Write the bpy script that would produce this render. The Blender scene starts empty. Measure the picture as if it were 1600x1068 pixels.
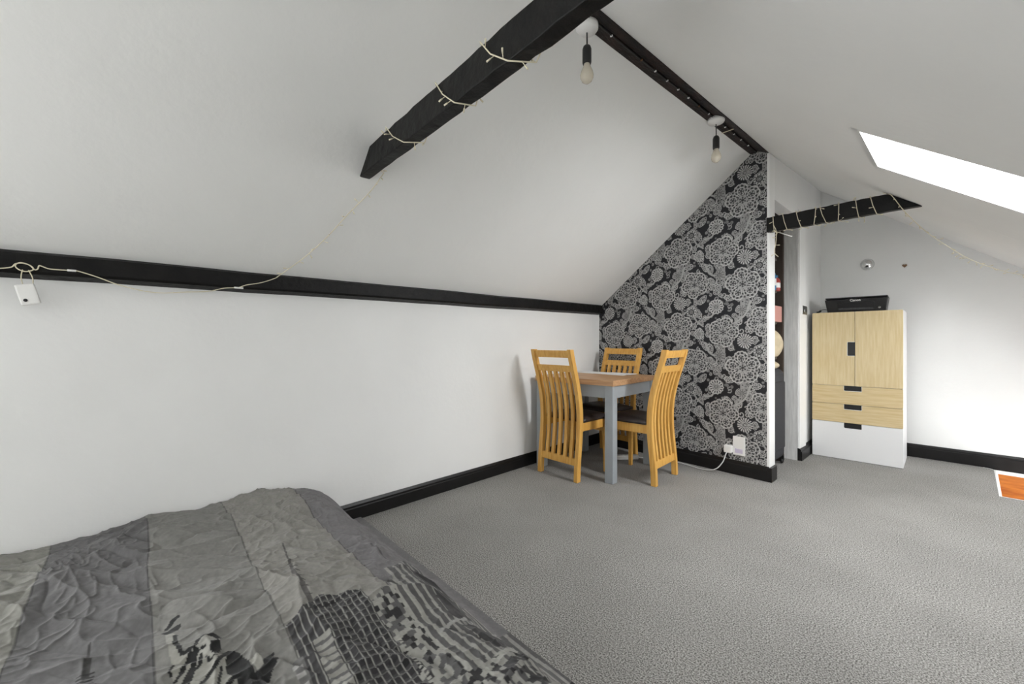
import bpy, math, random
import numpy as np
from mathutils import Vector, Matrix
random.seed(7); rng = np.random.default_rng(11)
sc = bpy.context.scene; C = sc.collection
PI = math.pi

# ------------------------------------------------------------------ camera
F, CX, CY, CAMH, TH = 648.0, 800.0, 534.0, 1.02, math.radians(47.8)
cam_d = bpy.data.cameras.new('camera'); cam = bpy.data.objects.new('camera', cam_d); C.objects.link(cam)
cam_d.sensor_width = 36.0; cam_d.lens = F / 1600.0 * 36.0; cam_d.clip_start = 0.02
cam.location = (0, 0, CAMH); cam.rotation_euler = (PI / 2, 0, TH)
sc.camera = cam

# ------------------------------------------------------------------ sky, exposure
w = bpy.data.worlds.new('overcast'); sc.world = w; w.use_nodes = True
bg = w.node_tree.nodes['Background']; bg.inputs[0].default_value = (0.96, 0.98, 1.0, 1); bg.inputs[1].default_value = 4.0
sc.view_settings.view_transform = 'Standard'; sc.view_settings.look = 'None'
sc.view_settings.gamma = 1.0; sc.view_settings.use_curve_mapping = False
sc.view_settings.exposure = 0.0

# area lights at the panes, each tuned; eaves, gable and roof_stair windows are added
DAY = {'roof_right': 32.0, 'eaves': 31.0, 'gable': 1.2, 'stair': 3.8, 'roof_stair': 24.0}
def daylight(name, loc, normal, sx, sy, rad):
    d = bpy.data.lights.new(name, 'AREA'); d.shape = 'RECTANGLE'; d.size = sx; d.size_y = sy
    d.energy = rad * PI * sx * sy; d.color = (.97, .985, 1.0)
    o = bpy.data.objects.new(name, d); C.objects.link(o); o.location = loc
    z = -Vector(normal).normalized(); y = Vector((0, 1, 0)) if abs(z.y) < .9 else Vector((0, 0, 1))
    x = y.cross(z).normalized(); y = z.cross(x)
    o.rotation_euler = Matrix((x, y, z)).transposed().to_euler()

# ------------------------------------------------------------------ pixel helpers (pixel -> direction; depth from the surface touched)
cs, cc = math.sin(TH), math.cos(TH)
def ray(u, v):
    a = (u - CX) / F; return Vector((-cs + a * cc, cc + a * cs, (CY - v) / F))
def at_h(u, v, h):
    r = ray(u, v); return Vector((0, 0, CAMH)) + r * ((h - CAMH) / r.z)
def at_x(u, v, X):
    r = ray(u, v); return Vector((0, 0, CAMH)) + r * (X / r.x)
def at_y(u, v, Y):
    r = ray(u, v); return Vector((0, 0, CAMH)) + r * (Y / r.y)
def at_z(u, v, z):
    return Vector((0, 0, CAMH)) + ray(u, v) * z
def at_surf(u, v, f, lo=.3, hi=8):
    """first point of the ray whose height passes the surface f(x, y)"""
    r = ray(u, v); o = Vector((0, 0, CAMH)); 
    for _ in range(60):
        m = (lo + hi) / 2; p = o + r * m
        if p.z < f(p.x, p.y): lo = m
        else: hi = m
    return o + r * lo

# ------------------------------------------------------------------ mesh helpers
class MB:
    def __init__(s): s.v = []; s.f = []; s.sm = []
    def add(s, vs, fs, smooth=False):
        n = len(s.v); s.v += [tuple(p) for p in vs]; s.f += [tuple(i + n for i in f) for f in fs]; s.sm += [smooth] * len(fs); return s
    def hexa(s, p):            # 8 points: bottom 4 (ccw), top 4
        return s.add(p, [(3, 2, 1, 0), (4, 5, 6, 7), (0, 1, 5, 4), (1, 2, 6, 5), (2, 3, 7, 6), (3, 0, 4, 7)])
    def box(s, x0, x1, y0, y1, z0, z1):
        return s.hexa([(x0, y0, z0), (x1, y0, z0), (x1, y1, z0), (x0, y1, z0), (x0, y0, z1), (x1, y0, z1), (x1, y1, z1), (x0, y1, z1)])
    def slab(s, quad, off):    # quad of 4 points thickened by vector
        q = [Vector(p) for p in quad]; return s.hexa(q + [p + Vector(off) for p in q])
    def prism(s, poly, off):   # polygon points thickened by vector
        q = [Vector(p) for p in poly]; n = len(q); o = Vector(off)
        return s.add(q + [p + o for p in q], [tuple(reversed(range(n))), tuple(range(n, 2 * n))] + [(i, (i + 1) % n, n + (i + 1) % n, n + i) for i in range(n)])
    def tube(s, pts, r, n=8, closed=False, cap=True):
        pts = [Vector(p) for p in pts]; rs = r if isinstance(r, (list, tuple)) else [r] * len(pts)
        vs = []; N = None
        for i, p in enumerate(pts):
            a = pts[max(i - 1, 0)]; b = pts[min(i + 1, len(pts) - 1)]; t = (b - a)
            if t.length < 1e-9: t = Vector((0, 0, 1))
            t.normalize()
            if N is None:
                N = t.cross(Vector((0, 0, 1)) if abs(t.z) < .9 else Vector((1, 0, 0))).normalized()
            else:
                N = (N - t * N.dot(t)).normalized()
            B = t.cross(N)
            for k in range(n):
                an = 2 * PI * k / n; vs.append(p + (N * math.cos(an) + B * math.sin(an)) * rs[i])
        fs = []
        for i in range(len(pts) - 1):
            for k in range(n):
                k2 = (k + 1) % n; fs.append((i * n + k, i * n + k2, (i + 1) * n + k2, (i + 1) * n + k))
        s.add(vs, fs, True)
        if cap:
            m = len(s.v) - len(vs); s.f += [tuple(m + k for k in reversed(range(n))), tuple(m + (len(pts) - 1) * n + k for k in range(n))]; s.sm += [False, False]
        return s
    def lathe(s, prof, n=24, c=(0, 0, 0), axis='z', smooth=True):
        vs = []
        for r, z in prof:
            for k in range(n):
                a = 2 * PI * k / n; x, y = r * math.cos(a), r * math.sin(a)
                p = (x, y, z) if axis == 'z' else (x, -z, y) if axis == '-y' else (z, x, y)
                vs.append((p[0] + c[0], p[1] + c[1], p[2] + c[2]))
        fs = [(i * n + k, i * n + (k + 1) % n, (i + 1) * n + (k + 1) % n, (i + 1) * n + k) for i in range(len(prof) - 1) for k in range(n)]
        return s.add(vs, fs, smooth)
    def build(s, name, mat, parent=None, bevel=0.0, **props):
        me = bpy.data.meshes.new(name); me.from_pydata(s.v, [], s.f)
        me.polygons.foreach_set('use_smooth', s.sm); me.update()
        me.materials.append(mat)
        o = bpy.data.objects.new(name, me); C.objects.link(o)
        import bmesh
        bm = bmesh.new(); bm.from_mesh(me); bmesh.ops.recalc_face_normals(bm, faces=bm.faces); bm.to_mesh(me); bm.free()
        if bevel:
            md = o.modifiers.new('bevel', 'BEVEL'); md.width = bevel; md.segments = 2; md.limit_method = 'ANGLE'; md.angle_limit = math.radians(40)
        if parent is not None: o.parent = parent
        for k, v in props.items(): o[k] = v
        return o

def tag(o, label, cat, group=None):
    o['label'] = label; o['category'] = cat
    if group: o['group'] = group
    return o
def thing(name, label, cat, loc=(0, 0, 0), rz=0.0, group=None):
    o = bpy.data.objects.new(name, None); C.objects.link(o); o.empty_display_size = .1
    o.location = loc; o.rotation_euler = (0, 0, rz); return tag(o, label, cat, group)
def struct(o): o['kind'] = 'structure'; return o
def sempty(name):
    o = bpy.data.objects.new(name, None); C.objects.link(o); o['kind'] = 'structure'; return o
def copy_tree(o, parent=None):
    c = o.copy(); C.objects.link(c); c.parent = parent
    for ch in [x for x in bpy.data.objects if x.parent == o]: copy_tree(ch, c)
    return c
def catmull(pts, n=8):
    P = [Vector(p) for p in pts]; P = [P[0] * 2 - P[1]] + P + [P[-1] * 2 - P[-2]]; out = []
    for i in range(1, len(P) - 2):
        for k in range(n):
            t = k / n; a, b, c, d = P[i - 1:i + 3]
            out.append(.5 * ((2 * b) + (c - a) * t + (2 * a - 5 * b + 4 * c - d) * t * t + (3 * b - a - 3 * c + d) * t ** 3))
    return out + [P[-2]]

# ------------------------------------------------------------------ materials
def lin(r, g, b):
    f = lambda c: c / 12.92 if c <= .04045 else ((c + .055) / 1.055) ** 2.4
    return (f(r / 255), f(g / 255), f(b / 255), 1)
def mat(name, col, rough=.6, metal=0.0, var=0.0, vscale=8.0, bump=0.0, bscale=60.0, col2=None, stretch=None, spec=None, trans=0.0, alpha=None):
    m = bpy.data.materials.new(name); m.use_nodes = True; nt = m.node_tree; b = nt.nodes['Principled BSDF']
    b.inputs['Roughness'].default_value = rough; b.inputs['Metallic'].default_value = metal
    if spec is not None: b.inputs['Specular IOR Level'].default_value = spec
    b.inputs['Base Color'].default_value = col
    if trans: b.inputs['Transmission Weight'].default_value = trans
    tc = nt.nodes.new('ShaderNodeTexCoord'); src = tc.outputs['Object']
    if stretch:
        mp = nt.nodes.new('ShaderNodeMapping'); mp.inputs['Scale'].default_value = stretch
        nt.links.new(src, mp.inputs['Vector']); src = mp.outputs['Vector']
    if var or col2:
        n = nt.nodes.new('ShaderNodeTexNoise'); n.inputs['Scale'].default_value = vscale; n.inputs['Detail'].default_value = 5
        nt.links.new(src, n.inputs['Vector'])
        rp = nt.nodes.new('ShaderNodeValToRGB')
        c2 = col2 if col2 else tuple(c * (1 - var) for c in col[:3]) + (1,)
        rp.color_ramp.elements[0].position = .35; rp.color_ramp.elements[0].color = c2
        rp.color_ramp.elements[1].position = .65; rp.color_ramp.elements[1].color = col
        nt.links.new(n.outputs['Fac'], rp.inputs['Fac']); nt.links.new(rp.outputs['Color'], b.inputs['Base Color'])
    if bump:
        n2 = nt.nodes.new('ShaderNodeTexNoise'); n2.inputs['Scale'].default_value = bscale; n2.inputs['Detail'].default_value = 4
        nt.links.new(src, n2.inputs['Vector'])
        bp = nt.nodes.new('ShaderNodeBump'); bp.inputs['Strength'].default_value = bump; bp.inputs['Distance'].default_value = .01
        nt.links.new(n2.outputs['Fac'], bp.inputs['Height']); nt.links.new(bp.outputs['Normal'], b.inputs['Normal'])
    return m
def attr_mat(name, rough, bump=.0, bscale=400, sheen=0.0, spec=.3):
    m = bpy.data.materials.new(name); m.use_nodes = True; nt = m.node_tree; b = nt.nodes['Principled BSDF']
    b.inputs['Roughness'].default_value = rough; b.inputs['Specular IOR Level'].default_value = spec
    a = nt.nodes.new('ShaderNodeAttribute'); a.attribute_name = 'print'
    nt.links.new(a.outputs['Color'], b.inputs['Base Color'])
    if sheen: b.inputs['Sheen Weight'].default_value = sheen
    if bump:
        tc = nt.nodes.new('ShaderNodeTexCoord'); n2 = nt.nodes.new('ShaderNodeTexNoise'); n2.inputs['Scale'].default_value = bscale
        nt.links.new(tc.outputs['Object'], n2.inputs['Vector'])
        bp = nt.nodes.new('ShaderNodeBump'); bp.inputs['Strength'].default_value = bump; bp.inputs['Distance'].default_value = .004
        nt.links.new(n2.outputs['Fac'], bp.inputs['Height']); nt.links.new(bp.outputs['Normal'], b.inputs['Normal'])
    return m
M = {}
M['wall'] = mat('white_wall_paint', lin(238, 238, 236), .75, var=.035, vscale=2.2, bump=.12, bscale=35)
M['ceil'] = mat('white_ceiling_paint', lin(238, 238, 235), .8, var=.03, vscale=1.6, bump=.15, bscale=22)
M['jamb'] = mat('weathered_white_wood', lin(232, 232, 230), .6, var=.16, vscale=9, stretch=(9, 9, .8), bump=.3, bscale=12)
M['gloss'] = mat('white_gloss_paint', lin(240, 240, 238), .35, var=.02)
M['black'] = mat('black_beam_stain', lin(20, 19, 18), .5, spec=.22, col2=lin(9, 9, 9), vscale=14, bump=.5, bscale=26, stretch=(1, 1, 1))
M['ridge'] = mat('dark_ridge_stain', lin(46, 32, 28), .42, spec=.3, col2=lin(14, 13, 14), vscale=7, bump=.6, bscale=30, stretch=(4, 1, 4))
M['skirt'] = mat('black_skirting_gloss', lin(24, 23, 23), .4, spec=.3, var=.3, vscale=10, bump=.08, bscale=20)
M['oak'] = mat('honey_oak', lin(222, 174, 92), .4, col2=lin(206, 152, 70), vscale=5, stretch=(14, 14, 1.2), bump=.05, bscale=40)
M['leather'] = mat('dark_brown_leather', lin(52, 44, 42), .42, var=.25, vscale=30, bump=.15, bscale=150)
M['tabletop'] = mat('oak_table_top', lin(204, 164, 122), .45, col2=lin(174, 132, 96), vscale=4, stretch=(1.2, 16, 16), bump=.04, bscale=30)
M['greyp'] = mat('grey_painted_wood', lin(158, 164, 168), .5, var=.08, vscale=7)
M['birch'] = mat('bleached_oak_veneer', lin(218, 200, 160), .5, col2=lin(206, 184, 138), vscale=4, stretch=(16, 16, 1.3))
M['birchh'] = mat('bleached_oak_veneer_horizontal', lin(216, 196, 154), .5, col2=lin(202, 178, 130), vscale=4, stretch=(1.3, 16, 16))
M['lam'] = mat('white_laminate', lin(232, 232, 232), .4)
M['blackp'] = mat('black_plastic', lin(24, 24, 25), .4, var=.1, vscale=40)
M['blackg'] = mat('gloss_black_plastic', lin(16, 16, 18), .38)
M['whitep'] = mat('white_plastic', lin(236, 235, 232), .4)
M['cream'] = mat('cream_wire', lin(222, 214, 188), .5)
M['led'] = mat('clear_led_resin', lin(235, 226, 200), .2)
M['chrome'] = mat('chrome', lin(225, 225, 225), .08, metal=1)
M['steel'] = mat('brushed_steel', lin(190, 190, 186), .3, metal=1, var=.2, vscale=90)
M['brown'] = mat('brown_wood', lin(120, 86, 52), .5, var=.3, vscale=40)
M['pine'] = mat('orange_pine', lin(186, 112, 40), .4, col2=lin(150, 80, 22), vscale=5, stretch=(1.5, 14, 10))
M['dark'] = mat('dark_shelf_wood', lin(66, 56, 48), .6, var=.2)
M['blue'] = mat('blue_bottle_plastic', lin(40, 120, 165), .3, var=.3, vscale=30)
M['red'] = mat('red_plastic', lin(168, 60, 52), .4)
M['pink'] = mat('dusty_pink_card', lin(196, 142, 132), .7)
M['sack'] = mat('cream_sack_cloth', lin(206, 190, 160), .9, var=.2, vscale=14, bump=.4, bscale=20)
M['case'] = mat('charcoal_suitcase_fabric', lin(46, 47, 52), .8, var=.2, vscale=60, bump=.2, bscale=300)
M['paper'] = mat('white_paper', lin(236, 236, 236), .7)
M['mattress'] = mat('white_mattress', lin(225, 225, 222), .85)
M['bulb'] = mat('frosted_bulb_glass', lin(240, 232, 214), .12, trans=.35, spec=.6)
M['grey'] = mat('grey_cable', lin(205, 205, 205), .5)
M['lilac'] = mat('pale_lilac_print', lin(204, 196, 216), .5)

def carpet():
    m = bpy.data.materials.new('grey_twist_carpet'); m.use_nodes = True; nt = m.node_tree; b = nt.nodes['Principled BSDF']
    b.inputs['Roughness'].default_value = .95; b.inputs['Specular IOR Level'].default_value = .1
    tc = nt.nodes.new('ShaderNodeTexCoord')
    n1 = nt.nodes.new('ShaderNodeTexNoise'); n1.inputs['Scale'].default_value = 200; n1.inputs['Detail'].default_value = 2; n1.inputs['Roughness'].default_value = .7
    n2 = nt.nodes.new('ShaderNodeTexNoise'); n2.inputs['Scale'].default_value = 2.0; n2.inputs['Detail'].default_value = 4
    for n in (n1, n2): nt.links.new(tc.outputs['Object'], n.inputs['Vector'])
    r1 = nt.nodes.new('ShaderNodeValToRGB'); e = r1.color_ramp.elements
    e[0].position = .38; e[0].color = lin(86, 84, 81); e[1].position = .62; e[1].color = lin(182, 180, 176)
    r2 = nt.nodes.new('ShaderNodeValToRGB'); e = r2.color_ramp.elements
    e[0].position = .35; e[0].color = (.86, .86, .86, 1); e[1].position = .65; e[1].color = (1, 1, 1, 1)
    mx = nt.nodes.new('ShaderNodeMix'); mx.data_type = 'RGBA'; mx.blend_type = 'MULTIPLY'; mx.inputs[0].default_value = 1
    nt.links.new(n1.outputs['Fac'], r1.inputs['Fac']); nt.links.new(n2.outputs['Fac'], r2.inputs['Fac'])
    nt.links.new(r1.outputs['Color'], mx.inputs[6]); nt.links.new(r2.outputs['Color'], mx.inputs[7]); nt.links.new(mx.outputs[2], b.inputs['Base Color'])
    bp = nt.nodes.new('ShaderNodeBump'); bp.inputs['Strength'].default_value = .05; bp.inputs['Distance'].default_value = .003
    nt.links.new(n1.outputs['Fac'], bp.inputs['Height']); nt.links.new(bp.outputs['Normal'], b.inputs['Normal'])
    return m
M['carpet'] = carpet()
def glass_mat():
    m = bpy.data.materials.new('window_glass'); m.use_nodes = True; nt = m.node_tree
    for n in list(nt.nodes): nt.nodes.remove(n)
    o = nt.nodes.new('ShaderNodeOutputMaterial'); mx = nt.nodes.new('ShaderNodeMixShader'); mx.inputs[0].default_value = .07
    t = nt.nodes.new('ShaderNodeBsdfTransparent'); g = nt.nodes.new('ShaderNodeBsdfGlossy'); g.inputs['Roughness'].default_value = .02
    nt.links.new(t.outputs[0], mx.inputs[1]); nt.links.new(g.outputs[0], mx.inputs[2]); nt.links.new(mx.outputs[0], o.inputs[0]); return m
M['glass'] = glass_mat()

# ------------------------------------------------------------------ the room: outlines
YB, YF = -2.2, 5.14                       # gable end behind, far wall
XR = 0.78                                 # right knee wall
def XW(y): return -2.386 - .0595 * (y - 1.019)            # left knee wall surface
def YP(x): return 3.428 - .045 * (x + .967)               # wallpapered partition surface
def RL(y): return -1.155 + .025 * (y - 1.5)               # left lower edge of the ridge beam
def hR(x, y):                                             # right slope of the ceiling
    return 1.659 - .7354 * x + .0063 * y + max(0.0, y - 3.42) * .063
PB = lambda y: 1.251 + .0115 * y                          # purlin underside height
def hL(x, y):                                             # left slope of the ceiling
    x0, h0 = XW(y) + .02, PB(y) + .088; x1 = RL(y)
    return h0 + (x - x0) * (2.432 - h0) / (x1 - x0)

# floor: carpet with the stair opening in its far right corner
HX, HY = .135, 4.235
fb = MB()
arc = [(HX - .06 + .06 * math.sin(a), YF - .03 - .06 + .06 * math.cos(a)) for a in np.linspace(0, PI / 2, 6)]
outline = [(-2.75, YB - .1), (XR + .1, YB - .1), (XR + .1, HY)] + [(HX, HY)] + list(reversed(arc)) + [(HX - .06, YF + .1), (-2.75, YF + .1)]
fb.prism([(x, y, -.06) for x, y in outline], (0, 0, .06))
floor_o = struct(fb.build('floor', M['carpet']))
edge = MB(); edge.tube([(XR, HY, -.014), (HX, HY, -.014)] + [(x, y, -.014) for x, y in reversed(arc)], .0155, 8)
edge.build('carpet_edge', M['gloss'], floor_o)

# left knee wall
EW = (-2.05, -.95, .32, 1.10); lw = MB()
def lwq(ya, yb, za, zb):
    za2 = zb2 = 0
    lw.slab([(XW(ya), ya, za), (XW(yb), yb, za), (XW(yb), yb, zb), (XW(ya), ya, zb)], (-.1, 0, 0))
lwq(YB - .1, EW[0], -.06, 1.34); lwq(EW[1], YF + .1, -.06, 1.34); lwq(EW[0], EW[1], -.06, EW[2]); lwq(EW[0], EW[1], EW[3], 1.33)
struct(lw.build('wall_left', M['wall']))
# ceiling: two slopes with a roof-light opening on the right one, plus one added for light
SKY = [(2.245, 2.775)]; SX0, SX1 = -.312, .48; ST = (.27, .70, 3.56, 4.20)
cl = MB(); UP = (0, 0, .05)
NI, NJ = 74, 12
def lp_(i, j, dz):
    y = YB - .1 + (YF + .2 - YB) * i / NI; xa, xb = XW(y) - .02, RL(y) + .015; x = xa + (xb - xa) * j / NJ; return Vector((x, y, hL(x, y) + dz))
for dz in (0, .05):
    cl.add([lp_(i, j, dz) for i in range(NI + 1) for j in range(NJ + 1)], [(i * (NJ + 1) + j, i * (NJ + 1) + j + 1, (i + 1) * (NJ + 1) + j + 1, (i + 1) * (NJ + 1) + j) for i in range(NI) for j in range(NJ)], True)
def rq(x0, x1, y0, y1):
    X0 = (lambda y: RL(y) - .01) if x0 is None else (lambda y: x0)
    cl.slab([(X0(y0), y0, hR(X0(y0), y0)), (x1, y0, hR(x1, y0)), (x1, y1, hR(x1, y1)), (X0(y1), y1, hR(X0(y1), y1))], UP)
cuts = [YB - .1, SKY[0][0], SKY[0][1], 3.42, ST[2], ST[3], YF + .1]
for a, b in zip(cuts, cuts[1:]):
    if (a, b) in SKY: rq(None, SX0, a, b); rq(SX1, XR + .1, a, b)
    elif a == ST[2]: rq(None, ST[0], a, b); rq(ST[1], XR + .1, a, b)
    else: rq(None, XR + .1, a, b)
struct(cl.build('ceiling', M['ceil']))
# right knee wall, gable end with an added window, far wall
SWN = (4.30, 4.95, -.95, .45)
rw = MB()
for y0, y1, z0, z1 in ((YB - .1, SWN[0], -1.2, 1.16), (SWN[1], YF + .1, -1.2, 1.22), (SWN[0], SWN[1], -1.2, SWN[2]), (SWN[0], SWN[1], SWN[3], 1.2)): rw.box(XR, XR + .1, y0, y1, z0, z1)
struct(rw.build('wall_right', M['wall']))
fw = MB(); fw.prism([(XR + .1, YF, -1.2), (-2.75, YF, -1.2), (-2.75, YF, 1.25), (RL(YF), YF, 2.6), (RL(YF) + .1, YF, 2.6), (XR + .1, YF, 1.25)], (0, .1, 0))
struct(fw.build('wall_far', M['wall']))
GW = (-1.75, -.45, .85, 1.75)
gw = MB()
for x0, x1, z0, z1 in ((-2.4, GW[0], -.06, 2.6), (GW[1], XR + .1, -.06, 2.6), (GW[0], GW[1], -.06, GW[2]), (GW[0], GW[1], GW[3], 2.6)): gw.box(x0, x1, YB - .1, YB, z0, z1)
struct(gw.build('wall_gable', M['wall']))
# partition with the wallpaper, closet side wall with opening
PX1 = -.985
pw = MB(); 
xs = [-2.62, RL(3.45) + .0, PX1]
pw.prism([(xs[0], YP(xs[0]), -.06), (xs[2], YP(xs[2]), -.06), (xs[2], YP(xs[2]), 2.44), (xs[1], YP(xs[1]), 2.47), (xs[0], YP(xs[0]), 1.32)], (0, .1, 0))
wall_back = struct(pw.build('wall_back', M['wall']))
tr = MB(); tr.box(PX1 - .012, PX1 + .006, YP(PX1) - .004, YP(PX1) + .12, 0, 2.40)
struct(tr.build('trim_1', M['gloss'], bevel=.002))
JX0, JX1, JY = -1.125, -.992, 4.225
sw = MB()
sw.slab([(JX1, JY + .02, -.06), (JX1 - .02, YF + .02, -.06), (JX1 - .02, YF + .02, 2.565), (JX1, JY + .02, 2.505)], (-.1, 0, 0))
sw.slab([(JX1, YP(PX1) + .09, 2.10), (JX1, JY + .03, 2.10), (JX1, JY + .03, 2.505), (JX1, YP(PX1) + .09, 2.45)], (-.1, 0, 0))
struct(sw.build('wall_closet', M['wall']))
jb = MB(); jb.box(JX0, JX1 + .002, JY, JY + .03, -.02, 2.12); struct(jb.build('trim_2', M['jamb'], bevel=.002))
jl = MB(); jl.box(JX1 - .01, JX1 + .012, JY + .004, JY + .205, .0, 2.16); struct(jl.build('trim_3', M['gloss'], bevel=.002))

# skirting boards: board with a moulded top
def skirting(name, a, b, nrm, h=.105, t=.018, caps=None, mat_='skirt'):
    a, b, n = Vector(a), Vector(b), Vector(nrm).normalized(); m = MB()
    prof = [(-.004, -.01), (t, -.01), (t, h - .03), (t * .75, h - .024), (t * .75, h - .014), (t * .35, h), (-.004, h)]
    pa = [a + n * q + Vector((0, 0, z)) for q, z in prof]; pb = [b + n * q + Vector((0, 0, z)) for q, z in prof]; k = len(prof)
    m.add(pa + pb, [tuple(range(k)), tuple(range(2 * k - 1, k - 1, -1))] + [(i, (i + 1) % k, k + (i + 1) % k, k + i) for i in range(k)])
    return struct(m.build(name, M[mat_]))
skirting('baseboard_left', (XW(YB), YB, 0), (XW(3.49), 3.49, 0), (1, .0595, 0), h=.062 + .035)
skirting('baseboard_back', (-2.53, YP(-2.53), 0), (PX1 + .004, YP(PX1), 0), (-.045, -1, 0), h=.108, t=.02)
eb = MB(); eb.box(PX1 - .01, PX1 + .024, YP(PX1) - .02, YP(PX1) + .11, -.01, .103); struct(eb.build('baseboard_end', M['skirt'], bevel=.004))
skirting('baseboard_closet', (JX1, JY, 0), (JX1 - .018, YF, 0), (1, .02, 0), h=.105, t=.03)
skirting('baseboard_far', (-1.0, YF, 0), (XR, YF, 0), (0, -1, 0), h=.115, t=.02)

# stair opening: pine stringer below the skirting, white lining, treads going down
st = MB(); st.box(HX - .02, XR, YF - .03, YF + .01, -.34, -.034)
tag(st.build('stair_stringer', M['pine'], bevel=.003), 'orange pine board lining the stair opening below the dark skirting', 'board')
ln = MB(); ln.box(HX - .02, XR, YF - .034, YF, -.034, -.008); struct(ln.build('trim_4', M['gloss']))
pit = MB(); pit.box(HX - .1, XR, HY - .1, HY, -1.2, -.055); pit.box(HX - .12, HX - .02, HY, YF, -1.2, -.055)
struct(pit.build('wall_stairwell', M['wall']))
pf = MB(); pf.box(HX - .1, XR + .1, HY - .1, YF + .1, -1.3, -1.2); struct(pf.build('floor_lower', M['carpet']))
stairs = thing('staircase', 'pine stair treads going down inside the floor opening', 'stairs', (HX, HY, -1.2))
for i in range(4):
    t = MB(); z = .95 - .2 * i; t.box(.15 * i, min(.15 * i + .18, .64), .003, YF - HY - .035, z - .03, z); t.build('tread', M['pine'], stairs)
    t = MB(); t.box(.15 * i + .002, .15 * i + .02, .003, YF - HY - .035, z - .2 if i < 3 else 0, z - .03); t.build('riser', M['pine'], stairs)

# roof lights
nrm = Vector((.7354, 0, 1)).normalized()
def rooflight(name, y0, y1, SX0, SX1, day):
    root = sempty(name); D = .20
    P = lambda x, y, d: Vector((x, y, hR(x, y))) + nrm * d
    rv = MB(); T = .03; k_ = .002
    dn = (P(1, 0, 0) - P(0, 0, 0)).normalized()
    y0 += k_; y1 -= k_; SX0 += k_; SX1 -= k_
    rv.slab([P(SX0, y0, 0), P(SX1, y0, 0), P(SX1, y0, D), P(SX0, y0, D)], (0, -T, 0))
    rv.slab([P(SX0, y1, 0), P(SX1, y1, 0), P(SX1, y1, D), P(SX0, y1, D)], (0, T, 0))
    rv.slab([P(SX0, y0 - T, 0), P(SX0, y1 + T, 0), P(SX0, y1 + T, D), P(SX0, y0 - T, D)], -dn * T)
    rv.slab([P(SX1, y0 - T, 0), P(SX1, y1 + T, 0), P(SX1, y1 + T, D), P(SX1, y0 - T, D)], dn * T)
    rv.build('reveal', M['gloss'], root)
    fr = MB(); W = .045; K = nrm * .05; e = W * .8
    for q in ([(SX0, y0), (SX1, y0), (SX1, y0 + W), (SX0, y0 + W)], [(SX0, y1 - W), (SX1, y1 - W), (SX1, y1), (SX0, y1)],
              [(SX0, y0 + W), (SX0 + e, y0 + W), (SX0 + e, y1 - W), (SX0, y1 - W)], [(SX1 - e, y0 + W), (SX1, y0 + W), (SX1, y1 - W), (SX1 - e, y1 - W)]):
        fr.slab([P(x, y, D - .05) for x, y in q], K)
    fr.build('window_frame', M['gloss'], root)
    g = MB(); g.slab([P(SX0 + e * .5, y0 + W * .5, D - .03), P(SX1 - e * .5, y0 + W * .5, D - .03), P(SX1 - e * .5, y1 - W * .5, D - .03), P(SX0 + e * .5, y1 - W * .5, D - .03)], nrm * .004)
    g.build('pane', M['glass'], root)
    c = P((SX0 + SX1) / 2, (y0 + y1) / 2, D + .01)
    daylight(name + '_daylight', c, -nrm, (SX1 - SX0) * 1.24, y1 - y0, DAY[day])
rooflight('window_1', *SKY[0], SX0, SX1, 'roof_right'); rooflight('window_5_added', ST[2], ST[3], ST[0], ST[1], 'roof_stair')  # the second roof light is unseen, added to brighten the stair end
# unseen eaves window behind the camera, added to light the right ceiling slope
root4 = sempty('window_4'); fr = MB(); y0, y1, z0, z1 = EW; xe = XW((y0 + y1) / 2)
for b in ((y0, y0 + .05, z0, z1), (y1 - .05, y1, z0, z1), (y0 + .05, y1 - .05, z0, z0 + .05), (y0 + .05, y1 - .05, z1 - .05, z1), ((y0 + y1) / 2 - .03, (y0 + y1) / 2 + .03, z0 + .05, z1 - .05)): fr.box(xe - .08, xe - .04, b[0], b[1], b[2], b[3])
fr.build('window_frame', M['gloss'], root4)
gp = MB(); gp.box(xe - .065, xe - .06, y0 + .02, y1 - .02, z0 + .02, z1 - .02); gp.build('pane', M['glass'], root4)
daylight('window_4_daylight', (xe - .13, (y0 + y1) / 2, (z0 + z1) / 2), (1, 0, 0), z1 - z0, y1 - y0, DAY['eaves'])
# gable window behind the camera, unseen, added as fill light
g3 = sempty('window_2'); fr = MB()
x0, x1, z0, z1 = GW; yy0, yy1 = YB - .09, YB - .03
for b in ((x0, x0 + .05, z0, z1), (x1 - .05, x1, z0, z1), (x0 + .05, x1 - .05, z0, z0 + .05), (x0 + .05, x1 - .05, z1 - .05, z1), ((x0 + x1) / 2 - .03, (x0 + x1) / 2 + .03, z0 + .05, z1 - .05)):
    fr.box(b[0], b[1], yy0, yy1, b[2], b[3])
fr.build('window_frame', M['gloss'], g3)
gp = MB(); gp.box(x0 + .02, x1 - .02, YB - .065, YB - .06, z0 + .02, z1 - .02); gp.build('pane', M['glass'], g3)
daylight('window_2_daylight', ((x0 + x1) / 2, YB - .11, (z0 + z1) / 2), (0, 1, 0), x1 - x0, z1 - z0, DAY['gable'])

# stair window in the right wall
g4 = sempty('window_3'); fr = MB(); y0, y1, z0, z1 = SWN
for b in ((y0, y0 + .05, z0, z1), (y1 - .05, y1, z0, z1), (y0 + .05, y1 - .05, z0, z0 + .05), (y0 + .05, y1 - .05, z1 - .05, z1)): fr.box(XR + .03, XR + .08, b[0], b[1], b[2], b[3])
fr.build('window_frame', M['gloss'], g4)
gp = MB(); gp.box(XR + .05, XR + .055, y0 + .02, y1 - .02, z0 + .02, z1 - .02); gp.build('pane', M['glass'], g4)
daylight('window_3_daylight', (XR + .11, (y0 + y1) / 2, (z0 + z1) / 2), (-1, 0, 0), z1 - z0, y1 - y0, DAY['stair'])

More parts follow.
